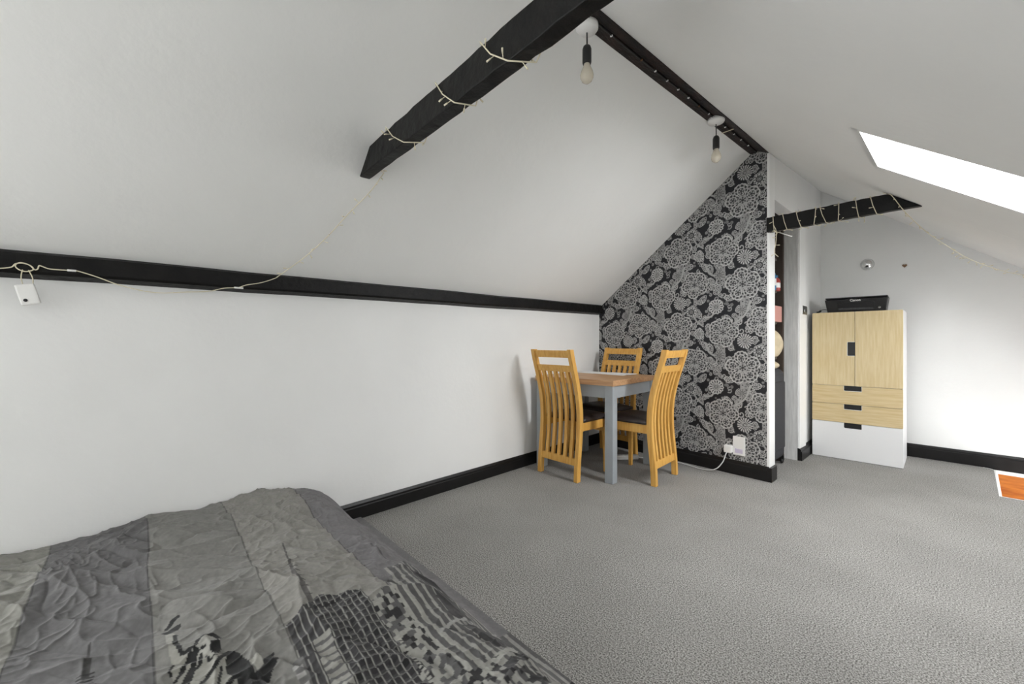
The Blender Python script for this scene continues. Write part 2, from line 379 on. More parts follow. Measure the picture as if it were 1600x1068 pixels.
# ------------------------------------------------------------------ wallpaper print (flat print: one value per point of a fine sheet)
def grid_mesh(name, co, col, keep, mat_, parent=None):
    n, m = co.shape[:2]; idx = -np.ones((n, m), int)
    fk = keep[:-1, :-1] & keep[1:, :-1] & keep[:-1, 1:] & keep[1:, 1:]
    used = np.zeros((n, m), bool); used[:-1, :-1] |= fk; used[1:, :-1] |= fk; used[:-1, 1:] |= fk; used[1:, 1:] |= fk
    idx[used] = np.arange(used.sum())
    q = np.stack([idx[:-1, :-1][fk], idx[1:, :-1][fk], idx[1:, 1:][fk], idx[:-1, 1:][fk]], 1).astype(np.int32)
    me = bpy.data.meshes.new(name); nv = int(used.sum()); nf = len(q)
    me.vertices.add(nv); me.vertices.foreach_set('co', co[used].astype(np.float32).ravel())
    me.loops.add(nf * 4); me.loops.foreach_set('vertex_index', q.ravel())
    me.polygons.add(nf); me.polygons.foreach_set('loop_start', np.arange(0, nf * 4, 4, dtype=np.int32)); me.polygons.foreach_set('loop_total', np.full(nf, 4, np.int32))
    me.polygons.foreach_set('use_smooth', np.ones(nf, bool))
    me.update(calc_edges=True)
    a = me.color_attributes.new('print', 'FLOAT_COLOR', 'POINT'); cc4 = np.ones((nv, 4), np.float32); cc4[:, :3] = col[used]
    a.data.foreach_set('color', cc4.ravel()); me.materials.append(mat_)
    o = bpy.data.objects.new(name, me); C.objects.link(o)
    if parent is not None: o.parent = parent
    return o
def s2l(a): a = np.asarray(a, float) / 255; return np.where(a <= .04045, a / 12.92, ((a + .055) / 1.055) ** 2.4)

WX0, WX1, WST = -2.56, -.986, .003
gx = np.arange(WX0, WX1 + 1e-6, WST); gz = np.arange(.09, 2.47, WST)
T = np.zeros((len(gx), len(gz)))           # 0 black ground .. 1 bright silver
used_m = np.zeros_like(T, bool)
def win(cx, cz, R):
    i0, i1 = np.searchsorted(gx, [cx - R, cx + R]); j0, j1 = np.searchsorted(gz, [cz - R, cz + R])
    if i1 <= i0 or j1 <= j0: return None
    sl = (slice(i0, i1), slice(j0, j1)); dx = gx[i0:i1][:, None] - cx; dz = gz[j0:j1][None, :] - cz
    return sl, np.hypot(dx, dz), np.arctan2(dz, dx), dx, dz
def put(sl, mask, val):
    T[sl] = np.where(mask, val, T[sl]); used_m[sl] |= mask
def lattice(ox, oz):
    for k in range(-5, 4):
        for j in range(-6, 4):
            x = -1.148 + ox + .52 * k; z = 2.308 + oz + .32 * k + .64 * j
            if WX0 - .2 < x < WX1 + .2 and -.2 < z < 2.6: yield x, z
def seg(p, q, w_, val, bead=None):
    (x1, z1), (x2, z2) = p, q; cx, cz = (x1 + x2) / 2, (z1 + z2) / 2; R = math.hypot(x2 - x1, z2 - z1) / 2 + w_ + .004
    W = win(cx, cz, R)
    if W is None: return
    sl, _, _, dx, dz = W; px, pz = dx + cx - x1, dz + cz - z1; L2 = (x2 - x1) ** 2 + (z2 - z1) ** 2 + 1e-12
    t = np.clip((px * (x2 - x1) + pz * (z2 - z1)) / L2, 0, 1); d = np.hypot(px - t * (x2 - x1), pz - t * (z2 - z1))
    put(sl, d < w_, val)
def curve(pts, w0, w1, val, beads=False):
    P = catmull([(x, 0, z) for x, z in pts], 8); n = len(P)
    for i in range(n - 1): seg((P[i].x, P[i].z), (P[i + 1].x, P[i + 1].z), w0 + (w1 - w0) * i / n, val)
    if beads:
        for i in range(0, n, 3): disc(P[i].x, P[i].z, w0 * .33, .12)
def disc(x, z, r, val):
    W = win(x, z, r + .004)
    if W: put(W[0], W[1] < r, val)
def ring(x, z, r0, r1, val):
    W = win(x, z, r1 + .004)
    if W: put(W[0], (W[1] < r1) & (W[1] > r0), val)
def spiral(x, z, r, val, flip=1, a0=0):
    pts = [(x + r * (1 - .72 * t) * math.cos(a0 + flip * t * 5.2), z + r * (1 - .72 * t) * math.sin(a0 + flip * t * 5.2)) for t in np.linspace(0, 1, 8)]
    curve(pts, .0045, .003, val); disc(*pts[-1], .006, val)
def petal_motif(x, z, ang, a, b, val_rim, val_in):
    """teardrop petal with scalloped rim, inner outline and dots"""
    W = win(x, z, a * 1.25)
    if W is None: return
    sl, r, th, dx, dz = W; u_ = dx * math.cos(ang) + dz * math.sin(ang); v_ = -dx * math.sin(ang) + dz * math.cos(ang)
    e = np.hypot(u_ / a, v_ / (b * (1 + .25 * u_ / a))); an = np.arctan2(v_, u_)
    sc_ = 1 + .07 * np.abs(np.sin(an * 6.5))
    put(sl, e < sc_, .86); put(sl, e < sc_ - .16, .10); put(sl, (e < sc_ - .16) & (e > .60) & (np.cos(an * 9) > .15), .58)
    put(sl, e < .60, .84); put(sl, e < .46, .14); put(sl, (e < .40) & (np.cos(an * 5) > .0), .66); put(sl, e < .15, .12)
def peony(x, z, R, rot=0.):
    W = win(x, z, R * 1.1)
    if W: put(W[0], W[1] < R * .9, .40)
    for k in range(5):
        a = rot + PI / 2 + k * 2 * PI / 5
        petal_motif(x + R * .58 * math.cos(a), z + R * .58 * math.sin(a), a, R * .46, R * .40, .70, .24)
    for k in range(5):
        a = rot + PI / 2 + (k + .5) * 2 * PI / 5
        disc(x + R * .82 * math.cos(a), z + R * .82 * math.sin(a), R * .12, .62); disc(x + R * .82 * math.cos(a), z + R * .82 * math.sin(a), R * .06, .15)
    W = win(x, z, R * .4)
    if W:
        sl, r, th, dx, dz = W; r = r / R
        put(sl, r < .34, .16); put(sl, (r < .33) & (np.abs(r - .25) < .055 + .03 * np.cos(th * 6)), .66); put(sl, (r < .2) & (np.cos(th * 6) > .1), .62); put(sl, r < .07, .1)
    for k in range(3):
        a = -PI / 2 + (k - 1) * .6; spiral(x + R * .3 * math.cos(a), z + R * .3 * math.sin(a), R * .11, .7, 1 if k else -1, a)
def wheel_sun(x, z, R):
    W = win(x, z, R * 1.05)
    if W is None: return
    sl, r, th, _, _ = W; r = r / R
    put(sl, r < 1.0, .05); put(sl, (r < 1 - .05 * (np.cos(th * 18) < 0)) & (r > .22) & (np.cos(th * 18) > -.15), .88); put(sl, r < .15, .8); put(sl, r < .06, .1)
def wheel_ring(x, z, R):
    W = win(x, z, R * 1.1)
    if W is None: return
    sl, r, th, _, _ = W; r = r / R
    put(sl, r < 1 + .05 * np.cos(th * 14), .85); put(sl, (r < .9) & (r > .55) & (np.cos(th * 14) > .25 + .9 * np.abs(r - .74)), .06)
    put(sl, (r < .5) & (r > .2) & (np.cos(th * 14) < -.1), .12); put(sl, r < .22, .08); put(sl, r < .15, .75); put(sl, r < .06, .1)
def flower_dark(x, z, R):
    W = win(x, z, R * 1.2)
    if W is None: return
    sl, r, th, _, _ = W; r = r / R
    put(sl, r < 1 + .11 * np.cos(th * 10), .82); put(sl, (r < .96) & (r > .68) & (np.cos(th * 10) > .35), .08)
    put(sl, r < .62, .06); put(sl, (r < .45) & (r > .14) & (np.cos(th * 8) > -.1), .6); put(sl, r < .09, .8)
def flower_grey(x, z, R):
    W = win(x, z, R * 1.2)
    if W is None: return
    sl, r, th, _, _ = W; r = r / R
    put(sl, r < 1 + .09 * np.cos(th * 9), .58); put(sl, (r < .92) & (r > .45) & (np.cos(th * 9) > .5), .3); put(sl, (r > .32) & (r < .42), .15); put(sl, r < .18, .15); put(sl, r < .1, .7)
# filler first: curls, leaves and dots on the black ground
for ox, oz in [(rng.uniform(0, .52), rng.uniform(0, .64)) for _ in range(80)]:
    fl = rng.choice([-1, 1]); a0 = rng.uniform(0, 6.28); rr = rng.uniform(.014, .026); vv = rng.uniform(.5, .8)
    for x, z in lattice(ox, oz): spiral(x, z, rr, vv, fl, a0)
for ox, oz in [(rng.uniform(0, .52), rng.uniform(0, .64)) for _ in range(90)]:
    rr = rng.uniform(.007, .0135); vv = rng.uniform(.38, .6)
    for x, z in lattice(ox, oz): disc(x, z, rr + .003, .06); disc(x, z, rr, vv); disc(x, z, rr * .35, vv * .6)
for ox, oz, a, s_ in [(-.10, -.30, .6, .040), (.16, -.10, 2.2, .042), (-.24, -.20, 3.6, .038), (.05, .09, 1.2, .036), (.22, -.36, -.8, .042), (-.12, -.47, 2.6, .036), (.03, -.42, 4.2, .034), (-.05, .16, 5.2, .038), (-.20, .14, 1.0, .040), (.20, .02, 4.0, .038), (-.26, -.06, 2.0, .036), (.08, -.34, .2, .036), (-.10, -.58, 3.0, .036), (.24, -.22, 1.7, .034)]:
    for x, z in lattice(ox, oz): petal_motif(x, z, a, s_, s_ * .62, .66, .2)
for ox, oz, a, s_ in [(rng.uniform(0, .52), rng.uniform(0, .64), rng.uniform(0, 6.28), rng.uniform(.020, .031)) for _ in range(44)]:
    for x, z in lattice(ox, oz): petal_motif(x, z, a, s_, s_ * .7, .66, .2)
for x, z in lattice(0, 0):
    curve([(x - .016, z - .30), (x - .02, z - .40), (x - .05, z - .48), (x - .11, z - .53)], .017, .010, .62, True)
    curve([(x + .04, z - .34), (x + .0, z - .44), (x - .07, z - .50)], .009, .005, .72)
    curve([(x - .16, z - .06), (x - .155, z - .16), (x - .20, z - .22)], .014, .008, .6, True)
    curve([(x + .10, z - .078), (x + .15, z - .16), (x + .20, z - .20)], .007, .006, .68)
    curve([(x - .215, z - .367), (x - .25, z - .44), (x - .31, z - .45)], .007, .005, .74)
    curve([(x - .30, z - .02), (x - .27, z - .09), (x - .215, z - .13), (x - .21, z - .18)], .009, .006, .7)
    curve([(x + .132, z + .142 - .1), (x + .13, z - .02), (x + .09, z - .06)], .014, .008, .6, True)
for x, z in lattice(-.016, -.205): peony(x, z, .122, .15)
for x, z in lattice(-.161, .068): peony(x, z, .113, -.3)
for x, z in lattice(.128, .146): peony(x, z, .108, .5)
for x, z in lattice(-.215, -.367): wheel_ring(x, z, .058)
for x, z in lattice(0, 0): wheel_sun(x, z, .056)
for x, z in lattice(.10, -.078): flower_dark(x, z, .042)
for x, z in lattice(.165, -.262): wheel_ring(x, z, .043)
for x, z in lattice(-.02, -.40 + .0): flower_grey(x + .0, z, .034)
for x, z in lattice(-.19, -.115): flower_grey(x, z, .040)
fine = rng.uniform(.86, 1.08, T.shape)
lo, hi = s2l([22, 23, 28]), s2l([206, 205, 203])
colw = lo[None, None] + (hi - lo)[None, None] * (np.clip(T * fine, 0, 1) ** 1.45)[..., None]
cow = np.zeros(T.shape + (3,)); cow[..., 0] = gx[:, None]; cow[..., 2] = gz[None, :]; cow[..., 1] = (3.428 - .045 * (gx + .967))[:, None] - .003
hl = np.array([hL(x, 3.46) for x in gx]); topz = np.where(gx < RL(3.45), hl + .012, 2.44)
keep = gz[None, :] < topz[:, None]
M['wallpaper'] = attr_mat('black_silver_floral_wallpaper', .5, spec=.4)
grid_mesh('wallpaper', cow, colw, keep, M['wallpaper'], wall_back)['label'] = 'black and silver floral wallpaper'

# ------------------------------------------------------------------ beams
GB = 'ceiling beams'
pu = MB(); N_ = 24
for i in range(N_):                     # slightly uneven hewn purlin in one mesh
    pass
rows = []
for i in range(N_ + 1):
    y = YB + (3.475 - YB) * i / N_; x = XW(y); b = PB(y) + random.uniform(-.002, .002); j = random.uniform(-.003, .003)
    rows.append([(x - .03, y, b - .004), (x + .052 + j, y, b + .016), (x + .058 + j, y, b + .026), (x + .056, y, b + .088 + random.uniform(-.002, .003)), (x - .03, y, b + .13)])
vs = [p for r in rows for p in r]; k = 5
pu.add(vs, [(i * k + a, i * k + (a + 1) % k, (i + 1) * k + (a + 1) % k, (i + 1) * k + a) for i in range(N_) for a in range(k)] + [tuple(range(k)), tuple(N_ * k + a for a in reversed(range(k)))])
tag(pu.build('purlin_beam', M['black']), 'long black wall beam along the top of the low white side wall', 'beam', GB)
def collar(name, y0, y1, skew, zb, zt, x0b, x0t, x1b, x1t, label):
    m = MB(); n = 30; rows = []
    for i in range(n + 1):
        t = i / n; xb = x0b + (x1b - x0b) * t; xt = x0t + (x1t - x0t) * t; s_ = skew * (xb - x0b)
        e = [random.uniform(-.0022, .0022) for _ in range(4)]
        rows.append([(xb, y0 + s_, zb + e[0]), (xb, y1 + s_ + e[1], zb + e[2]), (xt, y1 + s_, zt), (xt, y0 + s_ + e[1] * .5, zt + e[3])])
    vs = [p for r in rows for p in r]
    m.add(vs, [(i * 4 + a, i * 4 + (a + 1) % 4, (i + 1) * 4 + (a + 1) % 4, (i + 1) * 4 + a) for i in range(n) for a in range(4)] + [(0, 1, 2, 3), (n * 4 + 3, n * 4 + 2, n * 4 + 1, n * 4)])
    return tag(m.build(name, M['black'], bevel=.004), label, 'beam', GB)
BZ0, BZ1, BY0, BY1, BSK = 1.78, 1.885, .762, .812, -.016
collar('collar_beam', BY0, BY1, BSK, BZ0, BZ1, -1.90, -1.775, -.13, -.27, 'thick black collar beam with cream fairy lights wound round it in three places')
CZ0, CZ1, CY0, CY1 = 1.817, 1.922, 3.395, 3.44
collar('collar_beam', CY0, CY1, 0, CZ0, CZ1, -.992, -.992, -.185, -.328, 'short black beam above the closet opening closely wound with fairy lights')
rb = MB()
ya, yb = YB - .05, 3.44
def rsec(y): L = RL(y); return L
def rprism(sec):
    n = 26; rows = []
    for i in range(n + 1):
        y = ya + (yb - ya) * i / n; rows.append([(x + random.uniform(-.0015, .0015), y, z + random.uniform(-.001, .001)) for x, z in sec(y)])
    k = len(rows[0]); vs = [p for r in rows for p in r]
    rb.add(vs, [(i * k + a, i * k + (a + 1) % k, (i + 1) * k + (a + 1) % k, (i + 1) * k + a) for i in range(n) for a in range(k)] + [tuple(range(k)), tuple(n * k + a for a in reversed(range(k)))])
rprism(lambda y: [(RL(y), 2.43), (RL(y) + .045, 2.432), (RL(y) + .045, 2.56), (RL(y), 2.56)])
wid = lambda y: .030 + .042 * max(0, min(1, (y - 1.5) / 1.9))
rprism(lambda y: [(RL(y) + .050, 2.436 + .0), (RL(y) + .050 + wid(y), hR(RL(y) + .050 + wid(y), y) - .006), (RL(y) + .050 + wid(y), 2.56), (RL(y) + .050, 2.56)])
ridge = tag(rb.build('ridge_beam', M['ridge']), 'dark brown ridge beam along the ceiling peak carrying two pendant bulbs', 'beam', GB)
cb = MB(); P_ = [(RL(y) + .046 + .002 * math.sin(y * 9), y, 2.428 + .0015 * math.sin(y * 14)) for y in np.linspace(1.25, 3.4, 60)]; cb.tube(P_, .003, 6)
cable = tag(cb.build('ceiling_cable', M['blackp']), 'thin dark cable clipped along the underside of the ridge beam', 'cable')
for y in (1.62, 1.87, 2.0, 2.12, 2.24, 2.36, 2.49, 2.62, 2.86, 3.0, 3.12, 3.25):
    c_ = MB(); c_.box(RL(y) + .041, RL(y) + .052, y - .003, y + .003, 2.4235, 2.430); c_.build('clip', M['whitep'] if y not in (1.87, 2.49) else M['brown'], cable)
tp = MB()
for y in (2.92,): tp.box(RL(y) - .0, RL(y) + .075, y - .004, y + .004, 2.4225, 2.4245)
tp.build('cable_tie', M['cream'], cable)

# pendants
def pendant(x, y, zr, zbulb, label):
    p = thing('pendant_lamp', label, 'lamp', (x, y, 0), 0, 'bare bulb pendants')
    m = MB(); m.lathe([(0, zr - .030), (.012, zr - .030), (.020, zr - .026), (.046, zr - .020), (.05, zr - .014), (.05, zr + .004), (0, zr + .004)], 28); m.build('ceiling_rose', M['whitep'], p)
    m = MB(); m.tube([(0, 0, zr - .028), (.001, 0, (zr + zbulb) / 2 + .05), (0, 0, zbulb + .165)], .0032, 8); m.build('cord', M['blackp'], p)
    m = MB(); z = zbulb + .085; m.lathe([(0, z + .085), (.008, z + .085), (.016, z + .078), (.020, z + .066), (.020, z + .008), (.018, z), (0, z)], 20); m.build('lamp_holder', M['blackp'], p)
    m = MB(); m.lathe([(0, zbulb), (.012, zbulb + .002), (.023, zbulb + .011), (.029, zbulb + .025), (.030, zbulb + .036), (.026, zbulb + .052), (.018, zbulb + .070), (.014, zbulb + .082), (.0135, zbulb + .09), (0, zbulb + .09)], 24); b = m.build('bulb', M['bulb'], p)
pendant(-1.146, 1.49, 2.428, 2.173, 'bare bulb on a short black cord hanging close to the thick collar beam')
pendant(-1.078, 2.723, 2.428, 2.156, 'bare bulb on a short black cord hanging near the wallpapered wall')

# ------------------------------------------------------------------ fairy lights
def leds(m, pts, step, ln=.028, seed=1):
    r = random.Random(seed); acc = 0
    for a, b in zip(pts, pts[1:]):
        d = (b - a); L = d.length; acc += L
        if acc > step:
            acc = 0; t = d.normalized(); o = Vector((r.uniform(-1, 1), r.uniform(-1, 1), r.uniform(-1.2, .6))); o = (o - t * o.dot(t) * .7).normalized()
            m.tube([a, a + o * ln * .55], .0012, 5); m.tube([a + o * ln * .5, a + o * ln], .0026, 6)
def wires(name, label, group, strands, step, rad=.0021, extra=()):
    t = thing(name, label, 'fairy lights', tuple(strands[0][0]), 0, group); org = Vector(strands[0][0])
    for i, s_ in enumerate(strands):
        m = MB(); m.tube([p - org for p in s_], rad, 6); m.build('wire', M['cream'], t)
    m = MB()
    for i, s_ in enumerate(strands):
        if i in extra: continue
        leds(m, [p - org for p in s_], step, seed=i + 3)
    m.build('led_buds', M['led'], t, kind='stuff'); return t, org
# lead wire on the purlin, looped over a nail, then up the slope to the collar beam
def onpur(u, v): 
    p = at_x(u, v, -2.30)
    for _ in range(4): p = at_x(u, v, XW(p.y) + .064)
    return p
lead = catmull([onpur(*q) for q in [(-30, 420), (0, 419), (18, 417), (24, 412), (36, 411), (48, 415), (52, 421), (40, 424), (28, 420), (24, 414), (32, 410), (46, 414), (54, 421), (59, 420), (61, 415), (66, 416), (78, 420), (104, 422), (120, 423), (150, 432), (180, 443), (205, 450), (228, 455), (255, 457.5), (290, 456), (325, 455), (350, 450), (372, 449), (385, 445), (405, 442), (420, 438), (431, 434)]], 5)
ceilL = lambda x, y: hL(x, y) - .028
rise = catmull([lead[-1]] + [at_surf(u, v, ceilL) for u, v in [(448, 422), (478, 400), (510, 371), (545, 333), (575, 303), (590, 284), (600, 270)]], 6)
def wraps(keys, y0, y1, z0, z1, skew, x00, off=.006, start=()):
    """wire wound round a rectangular beam; keys: x at front top, front bottom, back bottom of each turn"""
    P = [Vector(p) for p in start]; Y = lambda x, y: y + skew * (x - x00)
    def run(a, b, n=5): 
        for i in range(1, n + 1): P.append(a + (b - a) * (i / n))
    for i, (xt, xb, xc) in enumerate(keys):
        ft = Vector((xt, Y(xt, y0 - off), z1 + off)); fb_ = Vector((xb, Y(xb, y0 - off), z0 - off)); bb = Vector((xc, Y(xc, y1 + off), z0 - off))
        if not P: P.append(ft)
        else: run(P[-1], ft)
        bow = Vector(((xb - xt) * .12, -.001, 0)); m_ = (ft + fb_) / 2 - bow; run(ft, m_, 4); run(m_, fb_, 4); run(fb_, bb, 4)
        if i < len(keys) - 1:
            xn = keys[i + 1][0]; xm = xc + (xn - xc) * .6; run(bb, Vector((xm, Y(xm, y1 + off), z1 + off)), 5)
    return P
fu = lambda u, z, y: at_y(u, 0, y).x
c1 = wraps([(-1.59, -1.435, -1.385), (-1.205, -1.09, -1.06), (-.955, -.832, -.785), (-.60, -.50, -.45)], BY0, BY1, BZ0, BZ1, BSK, -1.90, start=[rise[-1], (-1.80, BY1 + .012, BZ0 + .02), (-1.74, BY1 + .008, BZ1 + .006)])
t, org = wires('fairy_lights', 'cream fairy lights running from the side wall beam up to the thick collar beam', 'fairy lights', [lead, rise, c1], .045, extra=(0,))
for u, v in ((105, 422), (366, 449)):
    bt = MB(); p = onpur(u, v) - org; q = onpur(u + 14, v + 1) - org; bt.tube([p, q], .004, 8); bt.build('wire_joiner', M['whitep'], t)
# battery pack hanging from the lead
pa = onpur(42, 411); 
bp_ = thing('battery_box', 'small white battery box hanging from the side wall beam', 'battery box', (XW(pa.y) + .045, pa.y, 1.19))
bx = MB(); bx.box(-.012, .012, -.024, .024, -.037, .037); o = bx.build('case', M['whitep'], bp_, bevel=.005); o.rotation_euler = (math.radians(14), 0, 0)
bx = MB(); bx.lathe([(0, .0125), (.005, .0125), (.0055, .0145), (.0035, .0155), (0, .0155)], 12, (0, 0, 0), 'x'); o = bx.build('button', M['blackp'], bp_); o.rotation_euler = (math.radians(14), 0, 0); o.location = (0, -.004, -.022)
bx = MB()
bx.tube(catmull([(.002, -.012, .034), (.015, -.014, .06), (.02, -.010, .085)], 6), .0016, 6); bx.tube(catmull([(.002, .012, .034), (.016, .013, .058), (.02, .004, .085)], 6), .0016, 6); bx.build('wire', M['cream'], bp_)
# closely wound string on the short beam, tail at the partition and a sagging run to the far wall
rw_ = [(1208, 1210), (1223, 1230), (1244, 1252), (1275, 1272), (1281, 1291), (1311, 1310), (1337, 1342), (1360, 1370)]
c2 = wraps([(fu(a, 0, CY0), fu(b, 0, CY0), fu(b, 0, CY0) + .02) for a, b in rw_], CY0, CY1, CZ0, CZ1, 0, 0)
tail = catmull([at_y(1209, 352, CY0 - .008), at_y(1213, 362, CY0 - .008), at_y(1212, 380, CY0 - .008), at_y(1210, 394, CY0 - .008), at_y(1216, 401, CY0 - .008)], 6)
sag = catmull([c2[-1], Vector((-.35, CY1 + .006, CZ1 - .02)), at_y(1391, 303.5, CY0 - .008), at_y(1409, 325, CY0 - .008)] + [at_y(u, v, y) for u, v, y in [(1424, 341, 3.5), (1450, 364, 3.72), (1480, 384, 3.95), (1512, 403, 4.25), (1550, 418, 4.6), (1590, 428, 4.9), (1640, 434, 5.10)]], 6)
wires('fairy_lights', 'fairy lights wound closely round the short beam and sagging below the ceiling slope', 'fairy lights', [c2, tail, sag], .05)
rod = MB(); a = at_y(1218, 363, CY0 + .01); b = at_y(1236, 369, CY0 - .02); rod.tube([a, b], .0035, 8); rod.lathe([(0, -.004), (.006, -.003), (.006, .003), (0, .004)], 10, b)
tag(rod.build('beam_hook', M['whitep']), 'thin white hook sticking out under the short beam', 'hook')

# ------------------------------------------------------------------ cabinet
import bmesh
CW, CD, CHt = .60, .475, 1.28
cab = thing('wardrobe_cabinet', 'tall white cabinet with pale oak doors and drawers beside the far wall', 'cabinet', (-.957, 4.545, 0), math.radians(1.6))
m = MB(); T_ = .018
m.box(0, T_, .02, CD, 0, CHt); m.box(CW - T_, CW, .02, CD, 0, CHt); m.box(T_, CW - T_, .02, CD, CHt - T_, CHt); m.box(T_, CW - T_, .02, CD, .04, .04 + T_); m.box(T_, CW - T_, CD - .008, CD, .058, CHt - T_); m.box(T_, CW - T_, .03, CD, .63, .648)
m.build('body', M['lam'], cab, bevel=.001)
def rrect_notch(x0, x1, z0, z1, notch, r=.006):
    """front panel outline with a rounded handle cut-out"""
    pts = []
    def corner(cx, cz, a0): 
        for a in (a0, a0 + PI / 4, a0 + PI / 2): pts.append((cx + r * math.cos(a), cz + r * math.sin(a)))
    corner(x0 + r, z0 + r, PI); corner(x1 - r, z0 + r, 1.5 * PI)
    if notch and notch[0] == 'right':
        _, a, b, d = notch
        pts += [(x1, a), (x1 - d + r, a), (x1 - d, a + r), (x1 - d, b - r), (x1 - d + r, b), (x1, b)]
    corner(x1 - r, z1 - r, 0)
    if notch and notch[0] == 'top':
        _, a, b, d = notch
        pts += [(b, z1), (b, z1 - d + r), (b - r, z1 - d), (a + r, z1 - d), (a, z1 - d + r), (a, z1)]
    corner(x0 + r, z1 - r, PI / 2)
    return pts
def front(name, x0, x1, z0, z1, mt, notch):
    pts = rrect_notch(x0, x1, z0, z1, notch); me = MB(); me.prism([(x, 0, z) for x, z in pts], (0, .018, 0))
    d = me.build(name, M[mt], cab)
    if notch:
        h = MB()
        if notch[0] == 'right': a0, a1, b0, b1 = x1 - notch[3], x1, notch[1], notch[2]
        else: a0, a1, b0, b1 = notch[1], notch[2], z1 - notch[3], z1
        h.box(a0 - .001, a1 + .001, .013, .05, b0 - .001, b1 + .001); hd = h.build('handle_recess', M['blackg'], d)
        rim = MB(); q = [(a0, b1), (a0, b0), (a1, b0), (a1, b1)] if notch[0] == 'top' else [(a1, b1), (a0, b1), (a0, b0), (a1, b0)]
        rim.tube([(x, .0005, z) for x, z in q], .0022, 6); rim.build('handle_rim', M['lam'], d)
g = .0015
front('door', 0, CW / 2 - g, .64 + g, CHt, 'birch', ('right', .90, 1.02, .05))
front('door', CW / 2 + g, CW, .64 + g, CHt, 'birch', None)
hc = (.225, .345)
front('drawer', 0, CW, .48 + g, .64 - g, 'birchh', ('top', *hc, .042))
front('drawer', 0, CW, .32 + g, .48 - g, 'birchh', ('top', *hc, .042))
front('drawer', 0, CW, .004, .32 - g, 'lam', ('top', *hc, .045))

# printer on the cabinet
pr = thing('printer', 'slim black inkjet printer lying on top of the tall cabinet', 'printer', (-.66, 4.585, CHt), math.radians(3.5))
m = MB(); w0, w1, dp, hh = .195, .212, .25, .125
m.hexa([(-w0, .03, 0), (w0, .03, 0), (w0, dp, 0), (-w0, dp, 0), (-w1, 0, hh - .012), (w1, 0, hh - .012), (w1, dp - .02, hh), (-w1, dp - .02, hh)])
body = m.build('body', M['blackp'], pr, bevel=.006)
m = MB(); m.box(-w1 + .004, w1 - .004, .006, dp - .03, hh - .006, hh + .004); m.build('lid', M['blackg'], pr, bevel=.003)
fy = lambda z: .03 - .03 * z / (hh - .012)
m = MB(); m.hexa([(-.125, fy(.016) - .004, .016), (.125, fy(.016) - .004, .016), (.125, fy(.016) + .01, .016), (-.125, fy(.016) + .01, .016), (-.125, fy(.085) - .004, .085), (.125, fy(.085) - .004, .085), (.125, fy(.085) + .01, .085), (-.125, fy(.085) + .01, .085)])
tr_ = m.build('paper_tray', M['blackg'], pr, bevel=.004)
m = MB(); m.box(-.115, .115, fy(.03) - .010, fy(.03), .018, .036)
for k in range(7): m.box(-.10 + k * .03, -.088 + k * .03, fy(.03) - .012, fy(.03) - .008, .022, .038)
m.build('tray_ribs', M['blackp'], tr_)
m = MB(); m.box(-.03, .03, fy(.085) - .007, fy(.085), .078, .089); m.build('tray_grip', M['blackg'], tr_, bevel=.003)
m = MB(); m.lathe([(0, 0), (.009, 0), (.009, .005), (0, .006)], 16, (.155, fy(.032) + .002, .032), '-y'); m.build('power_button', M['steel'], pr)
def text_mesh(txt, size, name, mt, parent, loc, rot, depth=.0006, bold=.0):
    cu = bpy.data.curves.new(name, 'FONT'); cu.body = txt; cu.size = size; cu.extrude = depth; cu.align_x = 'CENTER'; cu.offset = bold
    to = bpy.data.objects.new(name, cu); C.objects.link(to); bpy.context.view_layer.update()
    me = bpy.data.meshes.new_from_object(to.evaluated_get(bpy.context.evaluated_depsgraph_get())); bpy.data.objects.remove(to)
    me.materials.clear(); me.materials.append(mt); o = bpy.data.objects.new(name, me); C.objects.link(o); o.parent = parent; o.location = loc; o.rotation_euler = rot; return o
text_mesh('Canon', .027, 'logo', M['whitep'], pr, (0, fy(.098) - .0045, .092), (PI / 2 + .26, 0, 0), bold=.0006)
pc = MB(); pc.tube(catmull([(-.86, 4.70, CHt + .02), (-.885, 4.68, CHt + .035), (-.92, 4.67, CHt + .03), (-.94, 4.66, CHt + .012)], 6), .003, 6)
pc.tube([(-.945, 4.655, CHt + .008), (-.915, 4.668, CHt + .022)], [.010, .006], 8)
tag(pc.build('printer_cable', M['blackp']), 'short black cable curling beside the printer on the cabinet top', 'cable')

# far wall: chrome dome fitting and heart
dm = MB(); R = .05; dm.lathe([(R * 1.06, 0), (R * 1.06, .006), (R, .008)] + [(R * math.cos(a), .008 + R * .95 * math.sin(a)) for a in np.linspace(0, PI / 2, 9)], 28, (-.650, YF, 1.755), '-y')
tag(dm.build('wall_light', M['chrome']), 'round chrome dome fitting on the far wall above the printer', 'wall light')
ht = thing('heart_hook', 'tiny brown heart on a white plate fixed to the far wall', 'hook', (-.392, YF - .0005, 1.707))
def heart(s_, y, th_, name, mt):
    m = MB(); pts = [(s_ * 16 * math.sin(t) ** 3 / 16, 0, s_ * (13 * math.cos(t) - 5 * math.cos(2 * t) - 2 * math.cos(3 * t) - math.cos(4 * t)) / 16) for t in np.linspace(0, 2 * PI, 25)[:-1]]
    m.prism([(x, y, z) for x, _, z in pts], (0, -th_, 0)); m.build(name, mt, ht)
heart(.026, .0, .004, 'plate', M['whitep']); heart(.017, -.004, .006, 'heart', M['brown'])

# latch plate on the closet frame
lp = thing('latch_plate', 'square steel latch plate on the white closet frame', 'latch', (JX1 + .0125, 4.385, 1.30))
m = MB(); m.box(-.002, .003, -.075, .075, -.038, .038); m.build('plate', M['steel'], lp, bevel=.002)
m = MB(); m.lathe([(0, .004), (.012, .0035), (.018, .002), (.018, 0)], 16, (.002, 0, 0), 'x'); m.build('rose', M['chrome'], lp)

